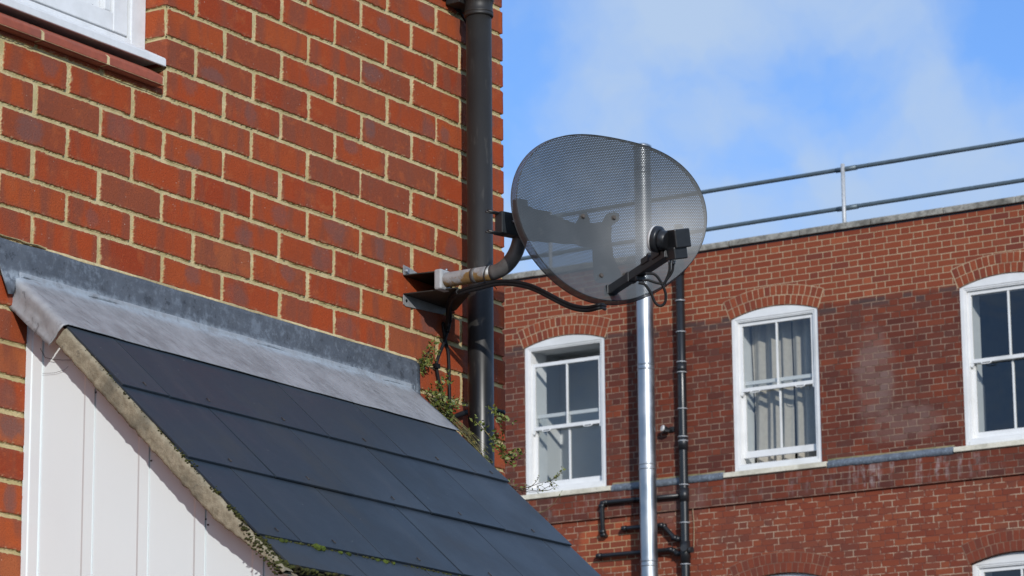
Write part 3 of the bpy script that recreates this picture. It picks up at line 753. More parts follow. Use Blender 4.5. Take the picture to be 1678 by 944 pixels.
b.obj('wall_clip', M_PIPE, dp, bevel=.002)

# ------------------------------------------------------------------ satellite dish
DC = Vector((1.5, -.571, 3.656)); DV = Vector((.794, -.607, 0)).normalized(); DNn = Vector((-.607, -.794, -.003)).normalized(); DU = DNn.cross(DV) * -1
if DU.z < 0: DU = -DU
def D(v, u, w=0.0): return DC + DV * v + DU * u + DNn * w
dish = empty('satellite_dish', (1.5, -.03, 3.55), 'dark grey perforated oval satellite dish on a bent wall bracket', 'satellite dish')
CO = [0.22923, 0.00615, 0.01431, 0.02067, -0.00251, 0.00529, 0.01041, 0.00038, 0.00048]
def rad(t):
    r = CO[0]
    for k in range(1, 5): r += CO[2 * k - 1] * math.cos(k * t) + CO[2 * k] * math.sin(k * t)
    return r - .001
SAG = .052
b = MB(); P = []; UVg = []
NT, NR = 128, 26
for j in range(NT + 1):
    t = 2 * PI * j / NT; R_ = rad(t); row = []; ur = []
    for i in range(NR + 1):
        f = (i / NR); r = f * R_; row.append(D(r * math.cos(t), r * math.sin(t), -SAG * (1 - f * f))); ur.append((r * math.cos(t), r * math.sin(t)))
    # small roll at the lip, then the perforated flange going back
    for (dr, w, ad) in [(.0015, .0006, .0016), (.003, -.0005, .0034), (.0042, -.004, .007), (.0052, -.010, .013), (.0062, -.018, .021), (.0072, -.0265, .0295)]:
        r = R_ + dr; row.append(D(r * math.cos(t), r * math.sin(t), w)); r2 = R_ + ad; ur.append((r2 * math.cos(t), r2 * math.sin(t)))
    P.append(row); UVg.append(ur)
b.grid(P, uv=UVg)
bmesh.ops.remove_doubles(b.bm, verts=b.bm.verts, dist=1e-5)
b.obj('reflector', M_MESH, dish)
b = MB(); b.tube([D((rad(2 * PI * j / NT) + .0070) * math.cos(2 * PI * j / NT), (rad(2 * PI * j / NT) + .0070) * math.sin(2 * PI * j / NT), -.0272) for j in range(NT + 1)], .0012, 6, cap=False)
b.tube([D((rad(2 * PI * j / NT) + .0018) * math.cos(2 * PI * j / NT), (rad(2 * PI * j / NT) + .0018) * math.sin(2 * PI * j / NT), .0002) for j in range(NT + 1)], .0011, 6, cap=False)
b.obj('rim', M_DARK, dish)
# back bracket seen through the perforations
poly = [(-.205, .040), (-.189, -.001), (-.062, .001), (-.050, .030), (-.040, .036), (-.030, .030), (-.023, .006), (.008, .010), (.022, .034), (.042, .040), (.055, .034), (.052, .018), (.034, .004), (.032, -.026), (.037, -.074), (.062, -.128), (.052, -.142), (-.004, -.146), (-.016, -.135), (-.019, -.059), (-.074, -.052), (-.205, -.044)]
poly = [(-.205, .040), (-.10, .012)] + poly[2:]
b = MB(); b.prism([D(v, u, -.066) for v, u in poly], -DNn * .004)
for (v0_, v1_, u_) in ((-.205, -.07, -.046),): b.box(D((v0_ + v1_) / 2, u_, -.078), (DV, DU, DNn), ((v1_ - v0_) / 2, .0015, .012))
for (v, u, w0) in ((-.040, .016, -.066), (.042, .020, -.066), (-.010, -.138, -.066), (.052, -.134, -.066)):
    r_ = math.hypot(v, u); w1 = -SAG * (1 - (r_ / rad(math.atan2(u, v))) ** 2) - .002
    b.tube([D(v, u, w0), D(v, u, w1)], .006, 12)
b.obj('back_bracket', M_DARK, dish, bevel=.001)
b = MB()
for (v, u) in ((-.050, .0165), (.033, .020), (-.012, -.1375), (.051, -.131)):
    r_ = math.hypot(v, u); w1 = -SAG * (1 - (r_ / rad(math.atan2(u, v))) ** 2)
    b.tube([D(v, u, w1 - .001), D(v, u, w1 + .0020)], .0062, 14); b.tube([D(v, u, w1 + .0020), D(v, u, w1 + .0060)], .0045, 8)
b.obj('dish_bolts', M_OLDBOLT, dish)
# clamp box on the top of the mast
T = Vector((1.44, -.348, 3.690)); da = Vector((.953, -.302, 0)).normalized(); db = Vector((.302, .953, 0)).normalized(); Zv = Vector((0, 0, 1))
c0 = rayp(823, 363, (-.302, -.953, 0), Vector((-.302, -.953, 0)).dot(T + Vector((-.302, -.953, 0)) * .024))
b = MB()
cen = c0 + da * .055 + db * .002
b.box(cen, (da, db, Zv), (.055, .002, .0275))
b.box(cen - da * .054 + db * .012, (da, db, Zv), (.0018, .014, .027))
b.box(cen - Zv * .0265 + db * .016, (da, db, Zv), (.055, .016, .0016)); b.box(cen + Zv * .0265 + db * .016, (da, db, Zv), (.055, .016, .0016))
b.box(D(-.165, -.002, -.098), (DV, DU, DNn), (.035, .030, .030))
b.obj('mast_clamp', M_DARK, dish, bevel=.0012)
b = MB()
for zz in (.0245, -.0270):
    p = c0 + Zv * zz + db * .012; b.tube([p - da * .036, p + da * .02], .0030, 10); b.tube([p + db * .012 - da * .033, p + db * .012 + da * .02], .0024, 8)
b.obj('clamp_bolts', M_BLACK, dish)
b = MB(); p = c0 + da * .033 - db * .0005 - Zv * .0; b.tube([rayp(840.5, 363, (1, 0, 0), p.x) , rayp(840.5, 363, (1, 0, 0), p.x) - db * .008], .0040, 12)
b.obj('dome_bolt', M_BOLT, dish)
# mast tube: straight run out of the wall bracket, swept bend, short upright
def tubepath():
    P = []
    for y_ in np.linspace(-.112, -.262, 8): P.append(Vector((1.44, y_, 3.5505)))
    return P
straight = tubepath()
bend = [Vector((1.44, -.262, 3.5505))]; Rb = .086
for k in range(1, 15):
    a_ = (PI / 2) * k / 14; bend.append(Vector((1.44, -.262 - Rb * math.sin(a_), 3.5505 + Rb * (1 - math.cos(a_)) * 1.15)))
bend += [Vector((1.44, -.348, 3.68)), Vector((1.44, -.348, 3.725))]
b = MB(); b.tube(straight, .0190, 28); b.obj('mast_tube', M_RUST, dish, label='rusty galvanised straight length of mast tube')
b = MB(); b.tube(bend, .01905, 28); b.obj('mast_tube', M_TUBE2, dish, label='dark grey bent length of mast tube')
b = MB(); b.tube([(1.44, -.205, 3.5505), (1.44, -.217, 3.5505)], .0197, 28); b.obj('grey_band', M_TUBE2, dish)
# wall bracket
b = MB()
t_ = .0028
for (z, pl_) in ((3.577, [(1.421, .0), (1.602, .0), (1.60, -.012), (1.475, -.120), (1.437, -.120), (1.421, -.012)]),
                 (3.528, [(1.421, .0), (1.655, .0), (1.65, -.012), (1.51, -.150), (1.440, -.150), (1.436, -.120), (1.421, -.012)])):
    b.prism([(x, y_, z) for x, y_ in pl_], (0, 0, -t_))
b.prism([(1.600, -.004, 3.5765), (1.600, -.004, 3.5215), (1.470, -.121, 3.5215), (1.470, -.121, 3.5765)], Vector((.002, .002, 0)))
b.obj('wall_bracket', M_PLATE, dish, bevel=.0008)
b = MB()
b.prism([(1.421, -.0015, 3.603), (1.421, -.0015, 3.5775), (1.56, -.0015, 3.5775), (1.452, -.0015, 3.600)], (0, -.0028, 0))
b.prism([(1.421, -.0015, 3.525), (1.421, -.0015, 3.500), (1.433, -.0015, 3.496), (1.60, -.0015, 3.506), (1.63, -.0015, 3.525)], (0, -.0028, 0))
b.obj('bracket_flange', simple('dull_zinc_flange', (.26, .27, .28), .6, .1, .15, 40, dirt=(.16, .09, .04), dirt_amt=.5), dish, bevel=.0006)
b = MB()
p = Vector((1.434, -.0045, 3.589)); b.tube([p, p + Vector((0, -.006, 0))], .0066, 6); b.tube([p, p + Vector((0, -.0015, 0))], .0085, 16)
b.tube([(1.47, -.05, 3.577), (1.47, -.05, 3.588)], .0030, 8); b.tube([(1.535, -.02, 3.577), (1.535, -.02, 3.588)], .0030, 8); b.tube([(1.462, -.108, 3.58), (1.462, -.108, 3.586)], .0035, 8)
b.obj('bracket_bolts', M_BOLT, dish)
b = MB(); p = Vector((1.433, -.0045, 3.511)); b.tube([p, p + Vector((0, -.0012, 0))], .0040, 10); b.obj('bolt_hole', M_BLACK, dish)
b = MB()                                    # pale strap that holds the tube
b.box((1.4385, -.112, 3.5505), ((1, 0, 0), (0, 1, 0), (0, 0, 1)), (.0225, .0115, .0265))
b.obj('tube_strap', simple('pale_zinc_strap', (.36, .37, .38), .5, .1, .1, 40), dish, bevel=.005)
b = MB(); pts_ = []
for k in range(21):
    a_ = 2 * PI * k / 20; pts_.append(Vector((1.44 + .0215 * math.cos(a_), -.252 - .005 * math.sin(a_), 3.5475 + .0235 * math.sin(a_))))
b.tube(pts_, .0017, 6, cap=False); b.tube([(1.455, -.255, 3.523), (1.462, -.262, 3.512)], .0012, 6); b.box((1.445, -.253, 3.524), ((1, 0, 0), (0, 1, 0), (0, 0, 1)), (.004, .003, .003))
b.obj('cable_tie', M_BLACK, dish)
# feed arm and receiver head
A0 = D(.009, -.177, -.018)
LN = rayp(1096, 414, DNn, DNn.dot(DC) + .375)
ad = (LN - A0).normalized(); alen = (LN - A0).length
side = ad.cross(Zv).normalized(); au = side.cross(ad).normalized()
b = MB()
def seg(f0, f1, hw, hh, du=0.0, B=None):
    B = B or b
    B.box(A0 + ad * alen * (f0 + f1) / 2 + au * du, (ad, side, au), (alen * (f1 - f0) / 2, hw, hh))
seg(-.03, .62, .0105, .0115); seg(.33, .385, .0120, .0132); seg(-.03, .03, .0135, .0125, .001)
b.obj('feed_arm', M_DARK, dish, bevel=.0018)
b = MB(); seg(.60, 1.0, .0120, .0125, B=b); seg(.62, .74, .0145, .0085, .012, B=b); seg(.80, .93, .0150, .010, .010, B=b); seg(.66, .70, .006, .006, .024, B=b)
seg(.50, .53, .012, .006, -.018, B=b)
b.obj('arm_clip', M_BLACK, dish, bevel=.002)
hx = (-RT * .86 + UP * .12 + FW * .48).normalized()
capc = LN + (RT * (1081 - 1096) - UP * (394 - 414)) * (8.35 / 5363.46)
e2 = (UP - hx * UP.dot(hx)).normalized(); e3 = hx.cross(e2).normalized()
lnb = MB(); P = []
for (r, d_) in [(.0, -.004), (.0305, -.004), (.0318, .000), (.0318, .010), (.0322, .011), (.0322, .0135), (.031, .0155), (.026, .019), (.015, .0215), (.0, .0225)]:
    P.append([capc + hx * d_ + (e2 * math.cos(2 * PI * k / 40) + e3 * math.sin(2 * PI * k / 40)) * r for k in range(41)])
lnb.grid(P[:4]); cap2 = MB(); cap2.grid(P[3:])
LB = lnb
# neck behind the cap
LB.tube([capc - hx * .004, capc - hx * .022], [.0255, .021], 28)
yaw = Matrix.Rotation(math.radians(33), 3, UP)
f1 = (yaw @ RT).normalized(); f2 = UP.cross(f1).normalized()
px = lambda x, y, dd=8.35: LN + (RT * (x - 1096) - UP * (y - 414)) * (dd / 5363.46)
tilt = Matrix.Rotation(math.radians(-7), 3, FW); f1 = tilt @ f1; f2 = tilt @ f2; f3 = f1.cross(f2).normalized()
if f3.dot(UP) < 0: f3 = -f3
LB.box(px(1109, 393), (f1, f2, f3), (.0225, .0235, .0225))
LB.box(px(1107, 415), (f1, f2, f3), (.0195, .0205, .0150))
LB.obj('receiver_head', M_BLACK, dish, bevel=.003)
cap2.obj('receiver_cap', simple('off_white_cap', (.55, .55, .54), .4, 0, .04, 20), dish)
b = MB()
for (x, y) in ((1098, 424), (1104, 426)): b.tube([px(x, y, 8.33), px(x - 1, y + 5, 8.33)], .0042, 10)
b.obj('cable_connector', M_BOLT, dish)
def spline(pts, n=10):
    pts = [Vector(p) for p in pts]; P = [pts[0] * 2 - pts[1]] + pts + [pts[-1] * 2 - pts[-2]]; out = []
    for i in range(1, len(P) - 2):
        for k in range(n):
            t = k / n; a_, b_, c_, d_ = P[i - 1], P[i], P[i + 1], P[i + 2]
            out.append(.5 * ((2 * b_) + (c_ - a_) * t + (2 * a_ - 5 * b_ + 4 * c_ - d_) * t * t + (3 * b_ - a_ - 3 * c_ + d_) * t ** 3))
    return out + [pts[-1]]
b = MB()
b.tube(spline([px(1097, 428), px(1097, 441), px(1093, 453), px(1088, 461), px(1077, 460), px(1064, 456), px(1056, 457)]), .0031, 10)
b.tube(spline([px(1103, 430), px(1101, 443), px(1093, 455), px(1089, 462)]), .0031, 10)
b.tube(spline([px(1060, 446), px(1074, 447), px(1084, 459), px(1091, 476), px(1090, 490), px(1083, 495), px(1075, 490), px(1069, 476), px(1060, 463), px(1050, 460)]), .0033, 10)
b.obj('feed_cable', M_CABLE, dish)

# ------------------------------------------------------------------ cables on the house
cab = MB()
Pm = lambda x, y, X: rayp(x, y, (1, 0, 0), X)
lowc = [D(.02, -.20, -.085)]
mid = [Pm(985, 499, 1.37), Pm(965, 503.5, 1.375), Pm(945, 502, 1.38), Pm(925, 495, 1.39), Pm(898, 481, 1.40), Pm(872, 468.5, 1.42), Pm(845, 462, 1.43), Pm(815, 461, 1.436), Pm(785, 468, 1.437), Pm(765, 473, 1.44), Pm(749, 480, 1.455), Pm(738, 493, 1.52)]
down1 = [Vector((1.602, -.016, 3.475)), rayp(736, 530, (0, 1, 0), -.010), rayp(729, 557, (0, 1, 0), -.010), rayp(716, 593, (0, 1, 0), -.010), rayp(718.5, 622, (0, 1, 0), -.010), rayp(726, 650, (0, 1, 0), -.010), rayp(739, 690, (0, 1, 0), -.012)]
down2 = [Vector((1.598, -.014, 3.470)), rayp(726, 530, (0, 1, 0), -.008), rayp(729.5, 556, (0, 1, 0), -.007), rayp(735, 584, (0, 1, 0), -.008), rayp(736.5, 645, (0, 1, 0), -.009), rayp(738.5, 690, (0, 1, 0), -.011)]
t1 = spline([lowc[0]] + mid + down1); t2 = [p + Vector((.001, .001, -.0078)) * (1 if i < 128 else 0) for i, p in enumerate(spline([lowc[0]] + mid + down2))]
cab.tube(t1, .0044, 10); cab.tube(t2, .0044, 10)
cab.tube(spline([Pm(752, 478, 1.45), Pm(742, 486, 1.49), Pm(736, 500, 1.56), Vector((1.605, -.020, 3.49)), rayp(735, 528, (0, 1, 0), -.012), rayp(733, 545, (0, 1, 0), -.011)], 6), [.0078] * 25 + [.0078, .0076, .0072, .0066, .006, .0055], 12)
cab.box(rayp(715.5, 600, (0, 1, 0), -.012), ((1, 0, 0), (0, 1, 0), (0, 0, 1)), (.008, .006, .006))
tag(cab.obj('twin_cable', M_CABLE), 'twin black cable sagging from under the dish to the bracket and down the wall', 'cable')
cab = MB()
cab.tube(spline([rayp(738, 686, (0, 1, 0), -.012), rayp(760, 677, (0, 1, 0), -.014), rayp(785, 671, (0, 1, 0), -.015), rayp(806, 671, (0, 1, 0), -.016), rayp(817, 674, (0, 1, 0), -.014), rayp(824, 677.5, (0, 1, 0), -.012), Vector((XC + .004, .03, 3.30)), Vector((XC + .006, .2, 3.29))]), .0066, 12)
tag(cab.obj('black_conduit', M_CABLE), 'short thick black cable passing behind the downpipe and round the house corner', 'cable')
cab = MB()
cab.tube(spline([Vector((1.45, -.006, 4.62)), rayp(716, -22, (0, 1, 0), -.006), rayp(735, 0, (0, 1, 0), -.006), rayp(748, 15, (0, 1, 0), -.007), rayp(757, 25, (0, 1, 0), -.010), Vector((1.735, -.012, 4.28)), Vector((1.74, -.01, 4.1)), Vector((1.74, -.01, 3.4))]), .0036, 10)
tag(cab.obj('wall_cable', M_CABLE), 'thin black cable slanting over bricks to the top of the downpipe', 'cable')

# ------------------------------------------------------------------ climbing plant behind the porch roof
plant = empty('climbing_plant', (1.55, -.03, 2.2), 'straggly green climber with bare twigs between porch roof and downpipe', 'plant')
st = MB(); tw = MB(); lf = MB(); rp_ = random.Random(11)
def pp(x, y, X=1.52, j=0.0): return rayp(x, y, (1, 0, 0), X + rp_.uniform(-j, j))
def leaf(c, size, d=None):
    d = Vector(d or (rp_.uniform(-1, 1), rp_.uniform(-1, 1), rp_.uniform(-.4, 1))).normalized(); s_ = d.orthogonal().normalized(); s_ = Matrix.Rotation(rp_.uniform(0, 2 * PI), 3, d) @ s_; n = d.cross(s_)
    L_, w_ = size * 1.35, size * .42
    for sgn in (1, -1):
        P = [c, c + d * L_ * .5 + s_ * w_ * sgn + n * L_ * .08, c + d * L_]
        lf.face(P if sgn > 0 else P[::-1])
def sprig(pts, r0, leaves, lsize, j=.01, X=1.52, B=None, spread=.008):
    P = spline([pp(x, y, X, j) for x, y in pts], 6); n = len(P)
    (B or st).tube(P, [r0 * (1 - .75 * i / n) for i in range(n)], 6)
    for k in range(int(leaves * 1.25)):
        q_ = P[rp_.randrange(n)] + Vector((rp_.uniform(-1, 1), rp_.uniform(-1, 1), rp_.uniform(-1, 1))) * spread
        leaf(q_, lsize * rp_.uniform(.6, 1.2))
    return P
sprig([(688, 612), (694, 597), (703, 580), (712, 560)], .0014, 85, .010, .004, 1.50, spread=.009)
sprig([(700, 600), (707, 588), (714, 572)], .001, 30, .009, .004, 1.50)
sprig([(725, 665), (722, 645), (733, 628), (728, 610)], .0013, 60, .009, .006, 1.53, spread=.012)
sprig([(690, 655), (705, 640), (722, 632)], .0011, 45, .009, .01, 1.52, spread=.013)
sprig([(700, 650), (712, 662), (735, 668), (748, 660)], .0013, 110, .010, .01, 1.52, spread=.016)
sprig([(705, 668), (722, 676), (742, 690)], .0013, 90, .010, .01, 1.53, spread=.015)
for k in range(26):
    x0 = rp_.uniform(700, 745); y0 = 655 + (x0 - 700) * .95 + rp_.uniform(-12, 4); ln = rp_.uniform(35, 95)
    sprig([(x0, y0), (x0 + ln * .5, y0 + ln * .5 + rp_.uniform(-7, 6)), (x0 + ln, y0 + ln * rp_.uniform(.82, 1.12))], rp_.uniform(.0007, .0012), 3, .008, .02, 1.54, spread=.01)
sprig([(778, 690), (800, 712), (820, 742), (840, 748), (853, 742)], .0013, 75, .010, .01, 1.56, spread=.012)
sprig([(812, 720), (824, 735), (836, 762)], .001, 45, .010, .01, 1.56, spread=.012)
sprig([(800, 665), (812, 680), (826, 690), (838, 692)], .001, 26, .010, .01, 1.58, spread=.010)
sprig([(815, 678), (820, 702), (812, 712)], .001, 20, .010, .01, 1.58, spread=.010)
sprig([(770, 720), (795, 752), (820, 778), (848, 800)], .0012, 22, .008, .01, 1.55)
sprig([(790, 745), (820, 790), (850, 806), (868, 800)], .0010, 12, .008, .01, 1.55)
for pts in ([(835, 795), (860, 802), (885, 804), (900, 797), (915, 800)], [(850, 803), (870, 797), (893, 790), (912, 797)], [(884, 804), (900, 803), (912, 795)], [(868, 799), (878, 790), (884, 780)], [(893, 791), (905, 786), (917, 776), (919, 770)], [(840, 800), (866, 806), (890, 805)], [(900, 798), (905, 790), (916, 797)], [(858, 802), (862, 796), (870, 797)], [(881, 803), (884, 795), (893, 800)]):
    P = sprig(pts, .0011, 4, .006, .006, 1.55, B=tw, spread=.004)
sprig([(875, 845), (890, 838), (905, 828), (916, 812), (920, 806)], .0009, 3, .006, .004, 1.55, spread=.003)
sprig([(905, 786), (916, 779), (920, 769)], .0008, 12, .007, .004, 1.55, spread=.005)
# main stem to the ground behind the porch
tw.tube(spline([Vector((1.56, -.03, 0.0)), Vector((1.53, -.05, 1.4)), Vector((1.56, -.04, 2.5)), Vector((1.54, -.05, 3.0)), Vector((1.53, -.03, 3.25))]), .005, 8)
st.obj('stems', M_STEM, plant); tw.obj('bare_twigs', M_TWIG, plant); lf.obj('leaves', M_LEAF, plant, recalc=False, kind='stuff')
# a few dead tendrils under the bracket
# ------------------------------------------------------------------ far brick building
FO = Vector((27.883, 12.351, 0)); FRZ = math.atan2(-.99993, .01162)
FR = Matrix.Rotation(FRZ, 4, 'Z')
def far_empty(name, s, y, z, label, cat, group=None):
    loc = FO + (FR @ Vector((s, y, 0))); loc.z = z
    e = empty(name, loc, label, cat, FRZ, group); OFF[e.name] = Vector((s, y, z)); return e
OFF = {}
def fobj(B, name, mat, root, sub=None, bevel=0, **k):
    o_ = OFF[root.name]
    bmesh.ops.translate(B.bm, verts=B.bm.verts, vec=-o_)
    return B.obj(name, mat, sub or root, bevel=bevel, local=True, **k)

bld = far_empty('brick_building', 2.0, 0, 0, 'three storey old red brick building with white arched sash windows and concrete coping', 'building')
S0, S1 = -13.0, 10.0
WW = 1.145
ups = [-4.165, -1.285, 1.655, 4.55]; lows = [-1.285, 1.655, 4.55]
ZB, ZS, RISE = 8.21, 10.03, .10
LB_, LS = 5.06, 6.875
RA = ((WW / 2) ** 2 + RISE ** 2) / (2 * RISE)
def arcz(s, s0, zs): return zs + math.sqrt(max(0, RA ** 2 - (s - s0 - WW / 2) ** 2)) - (RA - RISE)
b = MB()
def q(s0, s1, z0, z1, y=0.0):
    n = 1
    b.face([(s0, y, z0), (s1, y, z0), (s1, y, z1), (s0, y, z1)], [(s0, z0), (s1, z0), (s1, z1), (s0, z1)])
ZT = 10.907
br = [S0] + sum([[w, w + WW] for w in ups], []) + [S1]
for i in range(0, len(br), 2): q(br[i], br[i + 1], 0, ZT)
def opening(s0, zb, zs, ztop):
    n = 24
    for i in range(n):
        a_, c_ = s0 + WW * i / n, s0 + WW * (i + 1) / n; za_, zc_ = arcz(a_, s0, zs), arcz(c_, s0, zs)
        b.face([(a_, 0, za_), (c_, 0, zc_), (c_, 0, ztop), (a_, 0, ztop)], [(a_, za_), (c_, zc_), (c_, ztop), (a_, ztop)])
        b.face([(a_, 0, za_), (a_, .16, za_), (c_, .16, zc_), (c_, 0, zc_)], [(a_, za_), (a_, za_ + .16), (c_, zc_ + .16), (c_, zc_)])
    for s_ in (s0, s0 + WW):
        b.face([(s_, 0, zb), (s_, .16, zb), (s_, .16, zs), (s_, 0, zs)], [(s_, zb), (s_ + .16, zb), (s_ + .16, zs), (s_, zs)])
for w in ups:
    opening(w, ZB, ZS, ZT)
    if w in lows: opening(w, LB_, LS, ZB); q(w, w + WW, 0, LB_)
    else: q(w, w + WW, 0, ZB)
# projecting band under the sills
def bq(P, U): b.face(P, U)
yb_ = -.030
b.face([(S0, yb_, 7.822), (S1, yb_, 7.822), (S1, yb_, 8.14), (S0, yb_, 8.14)], [(S0, 7.822), (S1, 7.822), (S1, 8.14), (S0, 8.14)])
b.face([(S0, 0, 7.822), (S1, 0, 7.822), (S1, yb_, 7.822), (S0, yb_, 7.822)], [(S0, 7.79), (S1, 7.79), (S1, 7.822), (S0, 7.822)])
b.face([(S0, yb_, 8.14), (S1, yb_, 8.14), (S1, 0, 8.14), (S0, 0, 8.14)], [(S0, 8.14), (S1, 8.14), (S1, 8.17), (S0, 8.17)])
for s_ in (S0, S1): b.face([(s_, 0, 0), (s_, 9, 0), (s_, 9, ZT), (s_, 0, ZT)], [(0, 0), (9, 0), (9, ZT), (0, ZT)])
b.face([(S0, 9, 0), (S1, 9, 0), (S1, 9, ZT), (S0, 9, ZT)], [(0, 0), (9, 0), (9, ZT), (0, ZT)])
b.face([(S0, .34, 10.5), (S1, .34, 10.5), (S1, .34, ZT), (S0, .34, ZT)], [(0, 0), (9, 0), (9, 1), (0, 1)])
fobj(b, 'wall', M_FAR, bld, recalc=False)
b = MB(); b.face([(S0, .34, 10.5), (S1, .34, 10.5), (S1, 9, 10.5), (S0, 9, 10.5)]); fobj(b, 'flat_roof', M_GROUND, bld)
b = MB(); rc_ = random.Random(3); s_ = S0
while s_ < S1:
    L_ = rc_.uniform(.85, .95); dz = rc_.uniform(-.003, .003)
    b.prism([(s_ + .004, y, z + dz) for y, z in [(-.045, 10.912), (-.045, 10.975), (-.03, 10.990), (.38, 10.998), (.38, 10.912)]], (min(L_, S1 - s_) - .008, 0, 0)); s_ += L_
cp = fobj(b, 'coping', M_COPE, bld, bevel=.006)
b = MB(); b.abox(S0, S1, -.001, .34, 10.890, 10.915); fobj(b, 'coping_shadow_gap', M_BLACK, bld)  # black strip standing in for the shadow line under the coping
# brick arches
def arch(s0, zs):
    b = MB(); cx, cz = s0 + WW / 2, zs + RISE - RA; ha = math.asin(WW / 2 / RA) + .004
    mort = MB()
    n = 28; P = []
    for i in range(n + 1):
        t = -ha + 2 * ha * i / n; t2 = -ha * 1.012 + 2 * ha * 1.012 * i / n
        P.append([(cx + math.sin(t2) * (RA + .0), -.0015, cz + math.cos(t2) * (RA + .0)), (cx + math.sin(t2) * (RA + .24), -.0015, cz + math.cos(t2) * (RA + .24))])
    mort.grid(P, smooth=False)
    for ring in range(2):
        r0 = RA + .003 + ring * .120; r1 = r0 + .109
        nb_ = 16 if ring == 0 else 17
        for i in range(nb_):
            g = .0058 / r0; t0 = -ha + 2 * ha * i / nb_ + g; t1 = -ha + 2 * ha * (i + 1) / nb_ - g
            jt = rc_.uniform(-.0012, .0012); jr = rc_.uniform(-.002, .002)
            P = [Vector((cx + math.sin(t + jt) * (r + jr), -.0045 + rc_.uniform(-.001, .001), cz + math.cos(t + jt) * (r + jr))) for t, r in ((t0, r0), (t1, r0), (t1, r1), (t0, r1))]
            b.prism(P, (0, .006, 0))
    return b, mort
M_ARCHM = concrete_mat('arch_mortar', (.36, .25, .155), (.46, .34, .22), (.24, .15, .10), 20)
M_ARCHM2 = concrete_mat('dull_arch_mortar', (.17, .075, .05), (.26, .15, .10), (.10, .05, .04), 6)
for w, zs in [(w, ZS) for w in ups] + [(w, LS) for w in lows]:
    a_, m_ = arch(w, zs)
    o = fobj(a_, 'brick_arch', M_ARCH, bld, bevel=.0015)
    fobj(m_, 'arch_mortar', M_ARCHM if zs == ZS else M_ARCHM2, bld, sub=None, recalc=False)
# lead capping on the band between the sills
gaps = []; e_ = S0
for w in ups: gaps.append((e_, w - .122)); e_ = w + WW + .084
gaps.append((e_, S1))
for (g0, g1) in gaps:
    b = MB(); P = []; n = int((g1 - g0) / .025)
    for i in range(n + 1):
        s_ = g0 + .003 + (g1 - g0 - .006) * i / n; k_ = .004 * nz3(s_, 0, 0, 3) + .004 * nz3(s_, 0, 5, 14)
        P.append([(s_, -.001, 8.222 + k_), (s_, -.018, 8.212 + k_), (s_, -.040 + k_, 8.188 + k_), (s_, -.048 + k_, 8.176 + k_), (s_, -.046 + k_ * .7, 8.158), (s_, -.042 + k_, 8.128 + k_ * 1.6), (s_, -.034, 8.126 + k_ * 1.6)])
    b.grid(P); fobj(b, 'lead_capping', M_LEADF, bld)
    b = MB(); P = []
    for i in range(n + 1):
        s_ = g0 + (g1 - g0) * i / n; P.append([(s_, -.001, 8.236 + .006 * nz3(s_, 3, 0, 5)), (s_, -.008, 8.226), (s_, -.012, 8.212)])
    b.grid(P); fobj(b, 'capping_mortar', concrete_mat('mossy_mortar', (.20, .17, .09), (.27, .22, .13), (.10, .11, .04), 14) if g0 == S0 else bpy.data.materials['mossy_mortar'], bld)

